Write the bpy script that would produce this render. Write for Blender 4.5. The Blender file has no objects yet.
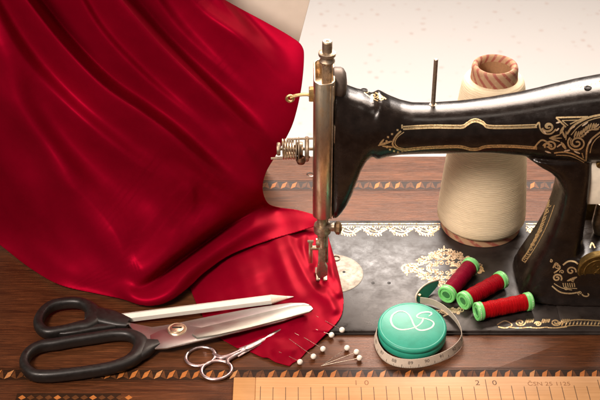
import bpy, bmesh, math, random
import numpy as np
from mathutils import Vector, Matrix, noise
from mathutils.bvhtree import BVHTree
PI = math.pi
S = 0.01                      # everything below is written in centimetres
scene = bpy.context.scene
C = scene.collection

# ------------------------------------------------------------------ camera
TH = math.radians(35.0); FPX = 1344.0; CAMH = 73.4; CAMY = -95.0
cam_d = bpy.data.cameras.new('camera'); cam = bpy.data.objects.new('camera', cam_d); C.objects.link(cam)
cam.location = (0, CAMY*S, CAMH*S); cam.rotation_euler = (PI/2-TH, 0, 0)
cam_d.sensor_width = 36; cam_d.lens = 36*FPX/600; cam_d.clip_start = 0.02; cam_d.clip_end = 50
cam_d.dof.use_dof = True; cam_d.dof.focus_distance = 1.14; cam_d.dof.aperture_fstop = 22
scene.camera = cam
# ------------------------------------------------------------------ light
w = bpy.data.worlds.new("World"); scene.world = w; w.use_nodes = True
bg = w.node_tree.nodes['Background']; bg.inputs[0].default_value = (1.0, .86, .76, 1); bg.inputs[1].default_value = .16
def area(name, loc, target, sx, sy, power, col):
    d = bpy.data.lights.new(name, 'AREA'); d.shape = 'RECTANGLE'; d.size = sx*S; d.size_y = sy*S; d.energy = power; d.color = col
    o = bpy.data.objects.new(name, d); C.objects.link(o); o.location = Vector(loc)*S
    o.rotation_euler = (Vector(target)-Vector(loc)).to_track_quat('-Z', 'Y').to_euler(); return o
area('softbox_back', (20, 120, 93), (10, 4, 0), 120, 36, 46, (1, .89, .81))
area('softbox_key', (-48, -64, 84), (10, 2, 6), 26, 26, 3.2, (1, .84, .74)).data.spread = math.radians(75)
area('softbox_top', (16, -18, 104), (16, -2, 0), 70, 12, 1.6, (1, .86, .74))
area('softbox_rear', (14, 36, 60), (10, 2, 0), 56, 16, 3.6, (1, .80, .66)).data.spread = math.radians(125)
vs = scene.view_settings; vs.view_transform = 'Standard'; vs.look = 'None'; vs.gamma = 1; vs.exposure = 0
scene.display_settings.display_device = 'sRGB'

# ------------------------------------------------------------------ measuring helpers (pixels of the photograph -> real points)
FW = Vector((0, math.cos(TH), -math.sin(TH))); UP = Vector((0, math.sin(TH), math.cos(TH))); CO = Vector((0, CAMY, CAMH))
def ray(px, py): return (Vector((px-300, 0, 0)) + FW*FPX - UP*(py-200))
def V(px, py, z=0.0):
    d = ray(px, py); t = (z-CAMH)/d.z; return CO+d*t
def VY(px, py, Y):
    d = ray(px, py); t = (Y-CAMY)/d.y; return CO+d*t

# ------------------------------------------------------------------ mesh helpers
class MB:
    def __init__(s): s.v = []; s.f = []; s.m = []
    def add(s, vs, fs, mi=0):
        b = len(s.v); s.v += [tuple(p) for p in vs]; s.f += [tuple(i+b for i in f) for f in fs]; s.m += [mi]*len(fs); return s
    def rings(s, rs, mi=0, cap=True, closed=False):
        n = len(rs[0]); vs = [p for r in rs for p in r]; fs = []
        R = len(rs)
        for i in range(R if closed else R-1):
            j = (i+1) % R
            for k in range(n):
                l = (k+1) % n; fs.append((i*n+k, i*n+l, j*n+l, j*n+k))
        if cap and not closed: fs.append(tuple(range(n-1, -1, -1))); fs.append(tuple((R-1)*n+k for k in range(n)))
        return s.add(vs, fs, mi)
    def tube(s, pts, r, n=12, mi=0, cap=True, closed=False, flat=1.0, upv=None):
        pts = [Vector(p) for p in pts]; N = len(pts); rs = []
        if not hasattr(r, '__len__'): r = [r]*N
        prev = None
        for i, p in enumerate(pts):
            if closed: t = pts[(i+1) % N]-pts[i-1]
            else: t = pts[min(i+1, N-1)]-pts[max(i-1, 0)]
            t.normalize()
            if upv is not None: a = Vector(upv)
            else: a = prev if prev is not None else (Vector((0, 0, 1)) if abs(t.z) < .9 else Vector((1, 0, 0)))
            x = (a - t*a.dot(t)).normalized(); y = t.cross(x); prev = x
            rs.append([p + x*(math.cos(q)*r[i]*flat) + y*(math.sin(q)*r[i]) for q in [2*PI*k/n for k in range(n)]])
        return s.rings(rs, mi, cap, closed)
    def lathe(s, prof, n=48, M=Matrix(), mi=0, cap=True):
        rs = [[M @ Vector((r*math.cos(2*PI*k/n), r*math.sin(2*PI*k/n), z)) for k in range(n)] for r, z in prof]
        return s.rings(rs, mi, cap=cap)
    def box(s, c, d, mi=0, M=Matrix(), b=0):
        c = Vector(c); d = Vector(d)/2
        if b <= 0:
            vs = [M @ (c+Vector((x*d.x, y*d.y, z*d.z))) for x in (-1, 1) for y in (-1, 1) for z in (-1, 1)]
            return s.add(vs, [(0, 1, 3, 2), (4, 6, 7, 5), (0, 4, 5, 1), (2, 3, 7, 6), (0, 2, 6, 4), (1, 5, 7, 3)], mi)
        out = rrect(-d.x, d.x, -d.y, d.y, b, 4)
        return s.prism([(c.x+x, c.y+y) for x, y in out], c.z-d.z, c.z+d.z, b=b, mi=mi, M=M)
    def prism(s, poly, z0, z1, b=0, mi=0, M=Matrix(), bb=None):
        if area2(poly) < 0: poly = poly[::-1]
        bb = b if bb is None else bb
        def ring(off, z): return [M @ Vector((x, y, z)) for x, y in (inset(poly, off) if off else poly)]
        rs = []
        if bb: rs += [ring(bb, z0), ring(bb*.3, z0+bb*.3)]; rs += [ring(0, z0+bb)]
        else: rs += [ring(0, z0)]
        if b: rs += [ring(0, z1-b), ring(b*.3, z1-b*.3), ring(b, z1)]
        else: rs += [ring(0, z1)]
        return s.rings(rs, mi)
    def build(s, name, mats, parent=None, smooth=35, loc=None, rot=None):
        me = bpy.data.meshes.new(name); me.from_pydata([(x*S, y*S, z*S) for x, y, z in s.v], [], s.f)
        if not isinstance(mats, (list, tuple)): mats = [mats]
        for m in mats: me.materials.append(m)
        me.polygons.foreach_set('material_index', s.m); me.update()
        bm = bmesh.new(); bm.from_mesh(me); bmesh.ops.recalc_face_normals(bm, faces=bm.faces); bm.to_mesh(me); bm.free()
        me.shade_smooth()
        if smooth < 180: me.set_sharp_from_angle(angle=math.radians(smooth))
        o = bpy.data.objects.new(name, me); C.objects.link(o)
        if parent is not None: put(o, parent)
        return o
def put(o, parent):
    o.parent = parent; o.matrix_parent_inverse = world(parent).inverted()
def world(o):
    m = Matrix.LocRotScale(o.location, o.rotation_euler, o.scale)
    return (world(o.parent) @ o.matrix_parent_inverse @ m) if o.parent else m
def area2(p): return sum(p[i-1][0]*p[i][1]-p[i][0]*p[i-1][1] for i in range(len(p)))
def inset(p, d):
    out = []; n = len(p)
    for i in range(n):
        a = Vector(p[i-1]); b = Vector(p[i]); c = Vector(p[(i+1) % n])
        e1 = (b-a); e2 = (c-b)
        if e1.length < 1e-7 or e2.length < 1e-7: out.append(tuple(b)); continue
        e1.normalize(); e2.normalize(); n1 = Vector((-e1.y, e1.x)); n2 = Vector((-e2.y, e2.x)); m = n1+n2
        if m.length < 1e-5: m = n1
        m.normalize(); k = d/max(.5, m.dot(n1)); q = b+m*k; out.append((q.x, q.y))
    return out
def rrect(x0, x1, y0, y1, r, n=6):
    o = []
    for cx, cy, a in ((x1-r, y1-r, 0), (x0+r, y1-r, 90), (x0+r, y0+r, 180), (x1-r, y0+r, 270)):
        for k in range(n+1):
            t = math.radians(a+90*k/n); o.append((cx+r*math.cos(t), cy+r*math.sin(t)))
    return o
def cr(pts, n=8, closed=False):
    """Catmull-Rom through the points"""
    P = [Vector(p) for p in pts]; N = len(P); out = []
    for i in range(N if closed else N-1):
        if closed: a, b, c, d = P[i-1], P[i], P[(i+1) % N], P[(i+2) % N]
        else: a, b, c, d = P[max(i-1, 0)], P[i], P[i+1], P[min(i+2, N-1)]
        for k in range(n):
            t = k/n; out.append(.5*((2*b)+(c-a)*t+(2*a-5*b+4*c-d)*t*t+(3*b-a-3*c+d)*t**3))
    if not closed: out.append(P[-1])
    return out
def thing(name, label, cat, loc, group=None):
    o = bpy.data.objects.new(name, None); C.objects.link(o); o.location = Vector(loc)*S; o.empty_display_size = .01
    return tag(o, label, cat, group)
def tag(o, label=None, cat=None, group=None, kind=None):
    if label: o['label'] = label
    if cat: o['category'] = cat
    if group: o['group'] = group
    if kind: o['kind'] = kind
    return o
def text_mesh(body, size, M, mi, mb, ext=0.0, shear=0.0):
    cu = bpy.data.curves.new('t', 'FONT'); cu.body = body; cu.size = size; cu.align_x = 'CENTER'; cu.align_y = 'CENTER'; cu.extrude = ext; cu.shear = shear
    cu.resolution_u = 3
    o = bpy.data.objects.new('t', cu); C.objects.link(o); dg = bpy.context.evaluated_depsgraph_get()
    me = bpy.data.meshes.new_from_object(o.evaluated_get(dg)); mb.add([M @ v.co for v in me.vertices], [tuple(p.vertices) for p in me.polygons], mi)
    bpy.data.objects.remove(o); bpy.data.curves.remove(cu); bpy.data.meshes.remove(me)

# ------------------------------------------------------------------ materials
class N:
    def __init__(s, name):
        s.mat = bpy.data.materials.new(name); s.mat.use_nodes = True; s.t = s.mat.node_tree; s.b = s.t.nodes['Principled BSDF']
        s.tc = s.n('ShaderNodeTexCoord'); s.co = s.tc.outputs['Object']
    def n(s, ty, **k):
        nd = s.t.nodes.new(ty)
        for a, v in k.items(): setattr(nd, a, v)
        return nd
    def L(s, a, b): s.t.links.new(a, b)
    def set(s, **k):
        for a, v in k.items():
            i = s.b.inputs[a.replace('_', ' ')]
            i.default_value = (*v, 1) if isinstance(v, tuple) and len(v) == 3 and i.type == 'RGBA' else v
        return s
    def mapping(s, sc, rot=(0, 0, 0), src=None):
        m = s.n('ShaderNodeMapping'); m.inputs['Scale'].default_value = tuple(100*c for c in sc) if src is None else sc; m.inputs['Rotation'].default_value = rot
        s.L(src or s.co, m.inputs[0]); return m.outputs[0]
    def noise(s, vec, scale, detail=4, rough=.55, dist=0):
        q = s.n('ShaderNodeTexNoise'); q.inputs['Scale'].default_value = scale; q.inputs['Detail'].default_value = detail
        q.inputs['Roughness'].default_value = rough; q.inputs['Distortion'].default_value = dist; s.L(vec, q.inputs['Vector']); return q.outputs[0]
    def ramp(s, fac, stops):
        r = s.n('ShaderNodeValToRGB'); e = r.color_ramp.elements
        while len(e) < len(stops): e.new(.5)
        for i, (p, c) in enumerate(stops): e[i].position = p; e[i].color = (*c, 1) if len(c) == 3 else c
        s.L(fac, r.inputs[0]); return r.outputs[0]
    def mix(s, fac, a, b, mode='MIX'):
        m = s.n('ShaderNodeMix', data_type='RGBA', blend_type=mode)
        for i, v in ((0, fac), (6, a), (7, b)):
            if isinstance(v, (int, float)): m.inputs[i].default_value = v
            elif isinstance(v, tuple): m.inputs[i].default_value = (*v, 1)
            else: s.L(v, m.inputs[i])
        return m.outputs[2]
    def math(s, op, a, b=None):
        m = s.n('ShaderNodeMath', operation=op)
        for i, v in enumerate((a, b)):
            if v is None: continue
            if isinstance(v, (int, float)): m.inputs[i].default_value = v
            else: s.L(v, m.inputs[i])
        return m.outputs[0]
    def bump(s, h, strength=.3, dist=.0005):
        b = s.n('ShaderNodeBump'); b.inputs['Strength'].default_value = strength; b.inputs['Distance'].default_value = dist
        s.L(h, b.inputs['Height']); s.L(b.outputs[0], s.b.inputs['Normal'])
    def col(s, c): s.L(c, s.b.inputs['Base Color'])
    def rough(s, c): s.L(c, s.b.inputs['Roughness'])

def g3(v): return (v, v, v)
def simple(name, col, rough=.5, metal=0, var=.12, nscale=6, bump=0, **k):
    m = N(name); m.set(Roughness=rough, Metallic=metal, **k)
    f = m.noise(m.mapping((1, 1, 1)), nscale, 5)
    a = tuple(c*(1-var) for c in col); b = tuple(min(1, c*(1+var)) for c in col)
    m.col(m.ramp(f, [(.3, a), (.7, b)])); m.rough(m.ramp(f, [(.25, g3(rough*.8)), (.75, g3(min(1, rough*1.25)))]))
    if bump: m.bump(m.noise(m.mapping((1, 1, 1)), nscale*4, 3), bump, .0003)
    return m.mat

def wood_table():
    m = N('old_oak_veneer')
    fine = m.noise(m.mapping((.22, 5, 3)), 1.6, 8, .72, .25); broad = m.noise(m.mapping((.05, .55, .5)), 1.5, 4, .6, .8); pore = m.noise(m.mapping((.8, 22, 8)), 1.5, 3, .6)
    c = m.ramp(fine, [(.32, (.010, .003, .0012)), (.5, (.066, .020, .0065)), (.68, (.23, .070, .022))])
    c = m.mix(.4, c, m.ramp(broad, [(.35, (.028, .009, .0035)), (.65, (.13, .048, .018))]), 'MIX')
    c = m.mix(m.ramp(pore, [(.55, g3(0)), (.68, g3(.75))]), c, (.012, .006, .003))
    m.col(c); m.rough(m.ramp(fine, [(.2, g3(.3)), (.8, g3(.5))])); m.bump(m.math('ADD', fine, pore), .35, .0004)
    m.set(Specular_IOR_Level=.6, Specular_Tint=(1, .66, .52), Coat_Weight=.0, Coat_Roughness=.3); return m.mat
def wood_light(name, a, b, sx=(.18, 4, 4), rough=.45):
    m = N(name); f = m.noise(m.mapping(sx), 1.5, 5, .6, .5); g = m.noise(m.mapping((.5, .5, .5)), .8, 3)
    c = m.ramp(f, [(.3, a), (.7, b)]); c = m.mix(m.ramp(g, [(.45, g3(0)), (.8, g3(.35))]), c, tuple(q*.75 for q in a))
    m.col(c); m.set(Roughness=rough, Specular_IOR_Level=.2 if rough > .41 else .08); m.bump(f, .2, .0003); return m.mat
M_wood = wood_table()
M_inlay_d = wood_light('ebony_inlay', (.014, .007, .004), (.04, .018, .009), rough=.4)
M_inlay_o = wood_light('satinwood_inlay', (.30, .095, .022), (.46, .17, .045), (1, 5, 5), .4)
M_inlay_m = wood_light('walnut_inlay', (.075, .028, .01), (.13, .05, .018), (1, 5, 5), .4)
M_inlay_p = wood_light('pale_satinwood_inlay', (.34, .14, .05), (.50, .24, .09), (1, 5, 5), .4)
M_ruler = wood_light('boxwood', (.52, .27, .115), (.64, .36, .17), (.1, 5, 5), .42)
M_ruler_end = wood_light('boxwood_worn_end', (.47, .235, .09), (.58, .31, .13), (.15, 5, 5), .4)
M_ink = simple('faded_ink', (.12, .06, .03), .7)
M_mark = simple('pale_ruler_ink', (.30, .13, .05), .7)

def cloth_mat():
    m = N('red_satin')
    v = m.mapping((1, 1, 1)); f = m.noise(v, .55, 3); wv = m.noise(m.mapping((18, 18, 18)), 2.2, 2)
    m.col(m.ramp(f, [(.3, (.195, .0005, .0105)), (.7, (.225, .0007, .0125))])); m.rough(m.ramp(wv, [(.3, g3(.46)), (.7, g3(.56))]))
    m.set(Metallic=.42, Specular_IOR_Level=.12, Specular_Tint=(1, .1, .18))
    m.bump(wv, .22, .0002); return m.mat
M_cloth = cloth_mat()

def japan():
    m = N('black_japanned_iron'); v = m.mapping((1, 1, 1)); f = m.noise(v, 1.1, 6, .6); s = m.noise(v, 9, 4, .7); sc = m.noise(m.mapping((1.2, 14, 3)), 1.3, 3, .7)
    c = m.ramp(f, [(.3, (.005, .003, .0022)), (.75, (.013, .008, .006))])
    c = m.mix(m.ramp(s, [(.66, g3(0)), (.76, g3(.45))]), c, (.09, .05, .03))
    m.col(c); m.rough(m.ramp(m.mix(.5, f, sc), [(.3, g3(.13)), (.72, g3(.36))])); m.bump(m.math('ADD', s, f), .14, .0004)
    m.set(Specular_IOR_Level=.34); return m.mat
M_black = japan()
def japan_bed():
    m = N('worn_black_bed'); v = m.mapping((1, 1, 1)); f = m.noise(v, .8, 8, .68); s = m.noise(m.mapping((.25, 2.2, 1), (0, 0, .4)), 8, 4, .7)
    c = m.ramp(f, [(.3, (.012, .009, .008)), (.75, (.032, .025, .022))])
    c = m.mix(m.ramp(s, [(.62, g3(0)), (.75, g3(.35))]), c, (.10, .07, .05))
    m.col(c); m.rough(m.ramp(f, [(.32, g3(.24)), (.68, g3(.56))])); m.bump(m.math('ADD', s, f), .10, .0004)
    m.set(Specular_IOR_Level=.34); return m.mat
M_bed = japan_bed()
def metal(name, col, dark, r=.3, sc=2.0, w=.55, stretch=(1, 1, 1), rv=2):
    m = N(name); v = m.mapping(stretch); f = m.noise(v, sc, 6, .65); m.set(Metallic=1.0)
    m.col(m.ramp(f, [(w-.18, col), (w+.12, dark)])); m.rough(m.ramp(f, [(.3, g3(r)), (.7, g3(min(1, r*rv)))])); m.bump(m.noise(m.mapping(stretch), sc*6, 3), .04, .0002); return m.mat
M_nickel = metal('tarnished_nickel', (.74, .62, .46), (.36, .22, .11), .24, 1.2, .6, (1.5, 1.5, .5))
M_nickel2 = metal('dull_nickel', (.55, .46, .36), (.22, .15, .09), .34, 2.2)
M_steel = metal('polished_steel', (.58, .56, .54), (.50, .47, .44), .30, .8, .7, rv=1.3)
M_bladeb = metal('ground_steel_bevel', (.52, .52, .46), (.44, .43, .38), .36, .9, .7, rv=1.3)
M_shank = metal('brushed_steel', (.50, .46, .44), (.40, .36, .34), .34, .9, .65, rv=1.2)
M_rose = metal('old_rosy_steel', (.70, .60, .60), (.38, .26, .25), .22, 1.6, .55)
M_plate = metal('bright_needle_plate', (.27, .245, .205), (.20, .17, .14), .55, 1.6, .62, rv=1.3)
M_gold = metal('worn_gold_leaf', (.95, .76, .44), (.32, .19, .08), .36, 7, .57)
M_gold_b = metal('pale_gold_leaf', (.92, .80, .62), (.42, .22, .08), .5, 6.0, .56)
M_brass = metal('dark_brass', (.28, .18, .055), (.11, .065, .02), .38, 2.5, .55)
M_dark = simple('dark_hole', (.006, .004, .003), .7)
M_cream = simple('aged_cream_enamel', (.80, .74, .60), .4, var=.15, nscale=1.0)
M_board = simple('cream_board', (.74, .66, .56), .7, var=.04, nscale=.6)
M_handle = simple('black_moulded_plastic', (.011, .009, .008), .42, var=.2, nscale=3, bump=.12)
M_white = simple('white_lacquer', (.72, .69, .62), .38, var=.05, nscale=1)
M_tipw = simple('sharpened_cedar', (.78, .60, .48), .6)
M_lead = simple('white_chalk_core', (.85, .8, .72), .6)
M_pin = simple('pearl_pinhead', (.86, .80, .70), .22, var=.04, Coat_Weight=.5)
M_pinsh = simple('pin_steel', (.85, .75, .62), .25, 1.0)
M_green = simple('mint_plastic', (.17, .56, .17), .38, var=.1, nscale=3, Subsurface_Weight=.15, Subsurface_Radius=(.001, .002, .001))
M_greeni = simple('dark_mint_recess', (.03, .17, .045), .5)
def leather():
    m = N('turquoise_leatherette'); v = m.mapping((1, 1, 1)); vo = m.n('ShaderNodeTexVoronoi'); vo.inputs['Scale'].default_value = 9; m.L(v, vo.inputs['Vector'])
    f = m.noise(v, 1.2, 3); m.col(m.ramp(f, [(.3, (.022, .27, .18)), (.7, (.029, .32, .22))])); m.set(Roughness=.42, Specular_IOR_Level=.4)
    m.bump(vo.outputs['Distance'], .12, .0002); return m.mat
M_turq = leather()
M_turq_d = simple('dark_green_tab', (.008, .10, .062), .45)
M_pink = simple('pale_print', (.78, .66, .58), .6, var=.03)
M_tape = simple('ivory_tape', (.58, .50, .40), .6, var=.08, nscale=1.5)
M_tape_ink = simple('tape_ink', (.05, .035, .03), .7)
def thread_mat(name, a, b, r=.45, ring=7.0, bs=.8, sheen=.0):
    m = N(name); v = m.mapping((1, 1, 1)); wv = m.n('ShaderNodeTexWave', wave_type='BANDS', bands_direction='Z'); wv.inputs['Scale'].default_value = ring
    wv.inputs['Distortion'].default_value = 1.2; wv.inputs['Detail'].default_value = 2; wv.inputs['Detail Scale'].default_value = 1.2; m.L(v, wv.inputs['Vector'])
    f = m.noise(m.mapping((.6, .6, 3)), 1.2, 4); f = m.noise(m.mapping((.7, .7, 13), (.09, .05, 0)), 1.6, 4, .7); c = m.mix(.7, m.ramp(wv.outputs['Fac'], [(.1, a), (.9, b)]), m.ramp(f, [(.34, tuple(q*.84 for q in a)), (.64, b)]))
    m.col(c); m.set(Roughness=r, Specular_IOR_Level=.25, Specular_Tint=tuple(min(1, q/max(b)+.1) for q in b)); m.bump(m.math('ADD', wv.outputs['Fac'], m.math('MULTIPLY', f, 2.5)), bs, .0003); return m.mat
M_yarn = thread_mat('ecru_yarn', (.68, .55, .37), (.80, .68, .48), .8, 1.7, .45, 0)
M_t1 = thread_mat('wine_thread', (.13, .001, .012), (.24, .003, .024), .4, 3.4, .9)
M_t2 = thread_mat('crimson_thread', (.20, .001, .006), (.32, .003, .010), .4, 3.4, .9)
M_t3 = thread_mat('scarlet_thread', (.30, .0015, .004), (.44, .005, .008), .4, 3.4, .9)
def stripe_mat():
    m = N('striped_paper_cone'); g = m.n('ShaderNodeSeparateXYZ'); m.L(m.mapping((1, 1, 1)), g.inputs[0])
    at = m.math('ARCTAN2', g.outputs[1], g.outputs[0]); q = m.math('ADD', m.math('MULTIPLY', at, 3.5), m.math('MULTIPLY', g.outputs[2], 1.6))
    s = m.math('SINE', m.math('MULTIPLY', q, 4.0)); f = m.noise(m.mapping((1, 1, 1)), 3, 4)
    c = m.mix(m.ramp(s, [(.05, g3(0)), (.75, g3(.9))]), (.34, .20, .11), (.24, .05, .035)); c = m.mix(m.ramp(f, [(.55, g3(0)), (.7, g3(.4))]), c, (.5, .36, .2))
    m.col(c); m.set(Roughness=.7); return m.mat
M_stripe = stripe_mat()
M_coneinner = simple('brown_card', (.28, .15, .07), .8)
def wall_mat():
    m = N('speckled_pale_floor'); v = m.mapping((1, 1, 1)); vo = m.n('ShaderNodeTexVoronoi'); vo.inputs['Scale'].default_value = .36; m.L(v, vo.inputs['Vector'])
    f = m.noise(v, .8, 3, .6); big = m.noise(v, .12, 2)
    d = m.math('ADD', vo.outputs['Distance'], m.math('MULTIPLY', f, .45)); k = m.ramp(d, [(.30, g3(.6)), (.44, g3(0))])
    k = m.math('MULTIPLY', k, m.ramp(big, [(.3, g3(.35)), (.6, g3(1))]))
    m.col(m.mix(k, (.80, .765, .735), (.63, .47, .41))); m.set(Roughness=.7); return m.mat
M_wall = wall_mat()

# ------------------------------------------------------------------ setting
TB = V(300, 156, 0).y
mb = MB(); mb.box((0, (TB-62)/2, -1.3), (150, TB+62, 2.6), b=.12); table = mb
# inlaid bands: lozenge bands and stringing lines, laid on the table top
def band(y0, y1, x0, x1, per, off, z=.012, mb=mb, pale=4):
    mb.add([(x0, y0, z), (x1, y0, z), (x1, y1, z), (x0, y1, z)], [(0, 1, 2, 3)], 1)
    h = y1-y0; e = .06*h; n = int((x1-x0)/per)
    for i in range(n):
        a = x0+i*per+off
        if a+per > x1: break
        k = random.uniform(-.035, .035)*per
        q = [(a+.02*per+k, y0+e), (a+.46*per+k, y0+.30*h), (a+.66*per+k, y1-e), (a+.20*per+k, y0+.66*h)]
        mb.add([(x, y, z+.008) for x, y in q], [(0, 1, 2, 3)], random.choice((2, 2, 2, 3)) if i % 6 else pale)
        q = [(a+.52*per, y0+.30*h), (a+.98*per, y0+e), (a+.72*per, y1-e*1.4)]
        mb.add([(x, y, z+.008) for x, y in q], [(0, 1, 2)], 3)
random.seed(3)
yb0, yb1 = V(300, 380, 0).y, V(300, 369.5, 0).y
per = 1.0
band(yb0, yb1, -60, 60, per, .31)
yc0, yc1 = V(300, 189.5, 0).y, V(300, 181.5, 0).y
band(yc0, yc1, -60, 60, per, .1, pale=3)
for y0, y1 in ((yb0-.16, yb0-.1), (yb1+.12, yb1+.2), (yc0-.2, yc0-.12), (yc1+.12, yc1+.2)):
    mb.add([(-60, y0, .012), (60, y0, .012), (60, y1, .012), (-60, y1, .012)], [(0, 1, 2, 3)], 1)
# second, broader geometric panel border nearer the front edge
x0, x1 = V(17, 394, 0).x, V(121, 394, 0).x; y1 = V(60, 393.5, 0).y; y0 = y1-2.2
mb.add([(x0, y0, .012), (x1, y0, .012), (x1, y1, .012), (x0, y1, .012)], [(0, 1, 2, 3)], 1)
for i in range(13):
    a = x0+.15+i*.7
    mb.add([(a, y1-.5, .02), (a+.3, y1-.75, .02), (a+.62, y1-.5, .02), (a+.3, y1-.2, .02)], [(0, 1, 2, 3)], 3 if i % 4 else 2)
mb.add([(x0, y1-1.0, .02), (x1, y1-1.0, .02), (x1, y1-.85, .02), (x0, y1-.85, .02)], [(0, 1, 2, 3)], 3)
to = mb.build('table_top', [M_wood, M_inlay_d, M_inlay_o, M_inlay_m, M_inlay_p]); tag(to, kind='structure')
mb = MB(); mb.box((0, 250, -51), (700, 700, 2)); tag(mb.build('floor', M_wall), kind='structure')

# cream board leaning between the cloth and the wall
bd = MB(); a = VY(310.5, 0, TB-3); b_ = VY(297, 52, TB-3); dz = (a.x-b_.x)/(a.z-b_.z)
xb = b_.x-dz*b_.z
bd.prism([(xb-28, 0), (xb, 0), (xb+dz*34, 34), (xb-28, 34)], 0, .5, b=.08, M=Matrix.Translation((0, TB-2.2, 0.02)) @ Matrix.Rotation(PI/2, 4, 'X'))
tag(bd.build('display_board', M_board), 'plain cream board standing on the table edge behind the red cloth', 'board')

# ------------------------------------------------------------------ sewing machine
HB = .35; YM = -2.5
mach = thing('sewing_machine', 'vintage black sewing machine with gold scrollwork beside the red satin cloth', 'sewing machine', (0, YM, 0))
def smooth_remesh(mb, vox, it):
    me = bpy.data.meshes.new('tmp'); me.from_pydata([(x*S, y*S, z*S) for x, y, z in mb.v], [], mb.f); me.update()
    bm = bmesh.new(); bm.from_mesh(me); bmesh.ops.recalc_face_normals(bm, faces=bm.faces); bm.to_mesh(me); bm.free()
    o = bpy.data.objects.new('tmp', me); C.objects.link(o)
    r = o.modifiers.new('r', 'REMESH'); r.mode = 'VOXEL'; r.voxel_size = vox*S
    s = o.modifiers.new('s', 'SMOOTH'); s.factor = .5; s.iterations = it
    dg = bpy.context.evaluated_depsgraph_get(); me2 = bpy.data.meshes.new_from_object(o.evaluated_get(dg)); bpy.data.objects.remove(o)
    vs = [tuple(v.co/S) for v in me2.vertices]; fs = [tuple(p.vertices) for p in me2.polygons]; bpy.data.meshes.remove(me2); return vs, fs
def sell(n, ax, ay, e):
    o = []
    for k in range(n):
        t = 2*PI*(k+.5)/n; c, s = math.cos(t), math.sin(t)
        o.append((ax*math.copysign(abs(c)**(2/e), c), ay*math.copysign(abs(s)**(2/e), s)))
    return o
raw = MB()
ST = [(333.4, 71, 222, 2.1, 3.4), (338, 74, 221, 2.3, 3.4), (342, 76.5, 217, 2.35, 3.3), (347, 79, 210.5, 2.4, 3.2), (352, 80.5, 201, 2.45, 3), (356.5, 82, 189, 2.45, 2.8), (361, 83, 176, 2.45, 2.7), (366, 85, 166.5, 2.4, 2.6), (372, 87.5, 160.5, 2.35, 2.6),
      (378, 90.5, 157.5, 2.3, 2.5), (388, 95.5, 155, 2.25, 2.4), (400, 100, 153.5, 2.15, 2.3), (412, 102.8, 153, 2.1, 2.3), (430, 103, 152.5, 2.1, 2.3), (460, 101, 152, 2.15, 2.3),
      (490, 97.5, 151.5, 2.25, 2.4), (520, 92.5, 153, 2.4, 2.5), (537, 89, 155, 2.5, 2.6), (552, 85.5, 157, 2.6, 2.7), (575, 80.5, 158, 2.8, 2.8), (600, 76, 158, 3.0, 2.8), (640, 73, 158, 3.1, 2.8), (700, 73, 158, 3.1, 2.8)]
rs = []
for px, rt, rb, hy, e in ST:
    mid = (rt+rb)/2; X = VY(px, mid, YM).x; zt = VY(px, rt, YM).z; zb = VY(px, rb, YM).z
    tp = math.tan(TH-math.atan((200-rt)/FPX)); half = (zt-zb)/2
    k = (e-2)*.12
    hz = math.sqrt(max(.5, half**2-(hy*tp*(1+k))**2)) if px > 372 else half-hy*tp*.75
    rs.append([(X, YM+a, (zt+zb)/2+b) for a, b in sell(48, hy, hz, e)])
raw.rings(rs)
XR = 34.0
def xz(px, py): p = VY(px, py, YM); return p.x, p.z
nk = [(517.5, 270), (526, 255), (537, 238), (545.5, 222), (552, 205), (556, 190), (557, 181), (555, 173), (551, 167), (544, 161), (534, 156), (522, 148)]
xr = VY(585, 200, YM).x
rs = []
for i, (px, py) in enumerate(nk):
    x, z = xz(px, py); hy = [3.6, 3.1, 2.8, 2.5, 2.35, 2.3, 2.3, 2.3, 2.3, 2.3, 2.3, 2.3][i]
    rs.append([((x+xr)/2+a, YM+b, z) for a, b in sell(48, (xr-x)/2, hy, 3.2)])
raw.rings(rs)
rs = []
for px, py, hy in ((515, 276.5, 4.3), (518, 271, 3.9), (524, 260, 3.5), (532, 249, 3.25), (539, 241, 3.1), (542, 239, 2.8)):
    x, z = xz(px, py); rs.append([((x+XR)/2+a, YM+b, max(z, HB-.1)) for a, b in sell(96, (XR-x)/2, hy, 4.5)])
raw.rings(rs)
vs_, fs_ = smooth_remesh(raw, .11, 9)
body = MB().add(vs_, fs_, 0)
bodybvh = BVHTree.FromPolygons([Vector(v) for v in vs_], fs_)
# bed plate
YB0 = V(400, 331, HB).y; YB1 = V(400, 221.5, HB).y+.2
XL = V(262, 275, HB).x
bed = MB(); bed.prism(rrect(XL, XR+2, YB0, YB1, 1.0, 8), 0.0, HB, b=.10, mi=0, bb=.02)
bed.prism(rrect(XL-.12, XR+2.12, YB0-.14, YB1+.1, 1.1, 8), 0.001, .16, b=.05, mi=0, bb=.01)
# raised step along the front right of the bed
bed.prism(rrect(V(556, 306, HB).x, XR+1.5, V(560, 325, HB).y, YM-3.2, .5, 6), HB-.05, HB+.14, b=.08, mi=0)
bedbvh = BVHTree.FromPolygons([Vector(v) for v in bed.v], bed.f)

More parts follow.
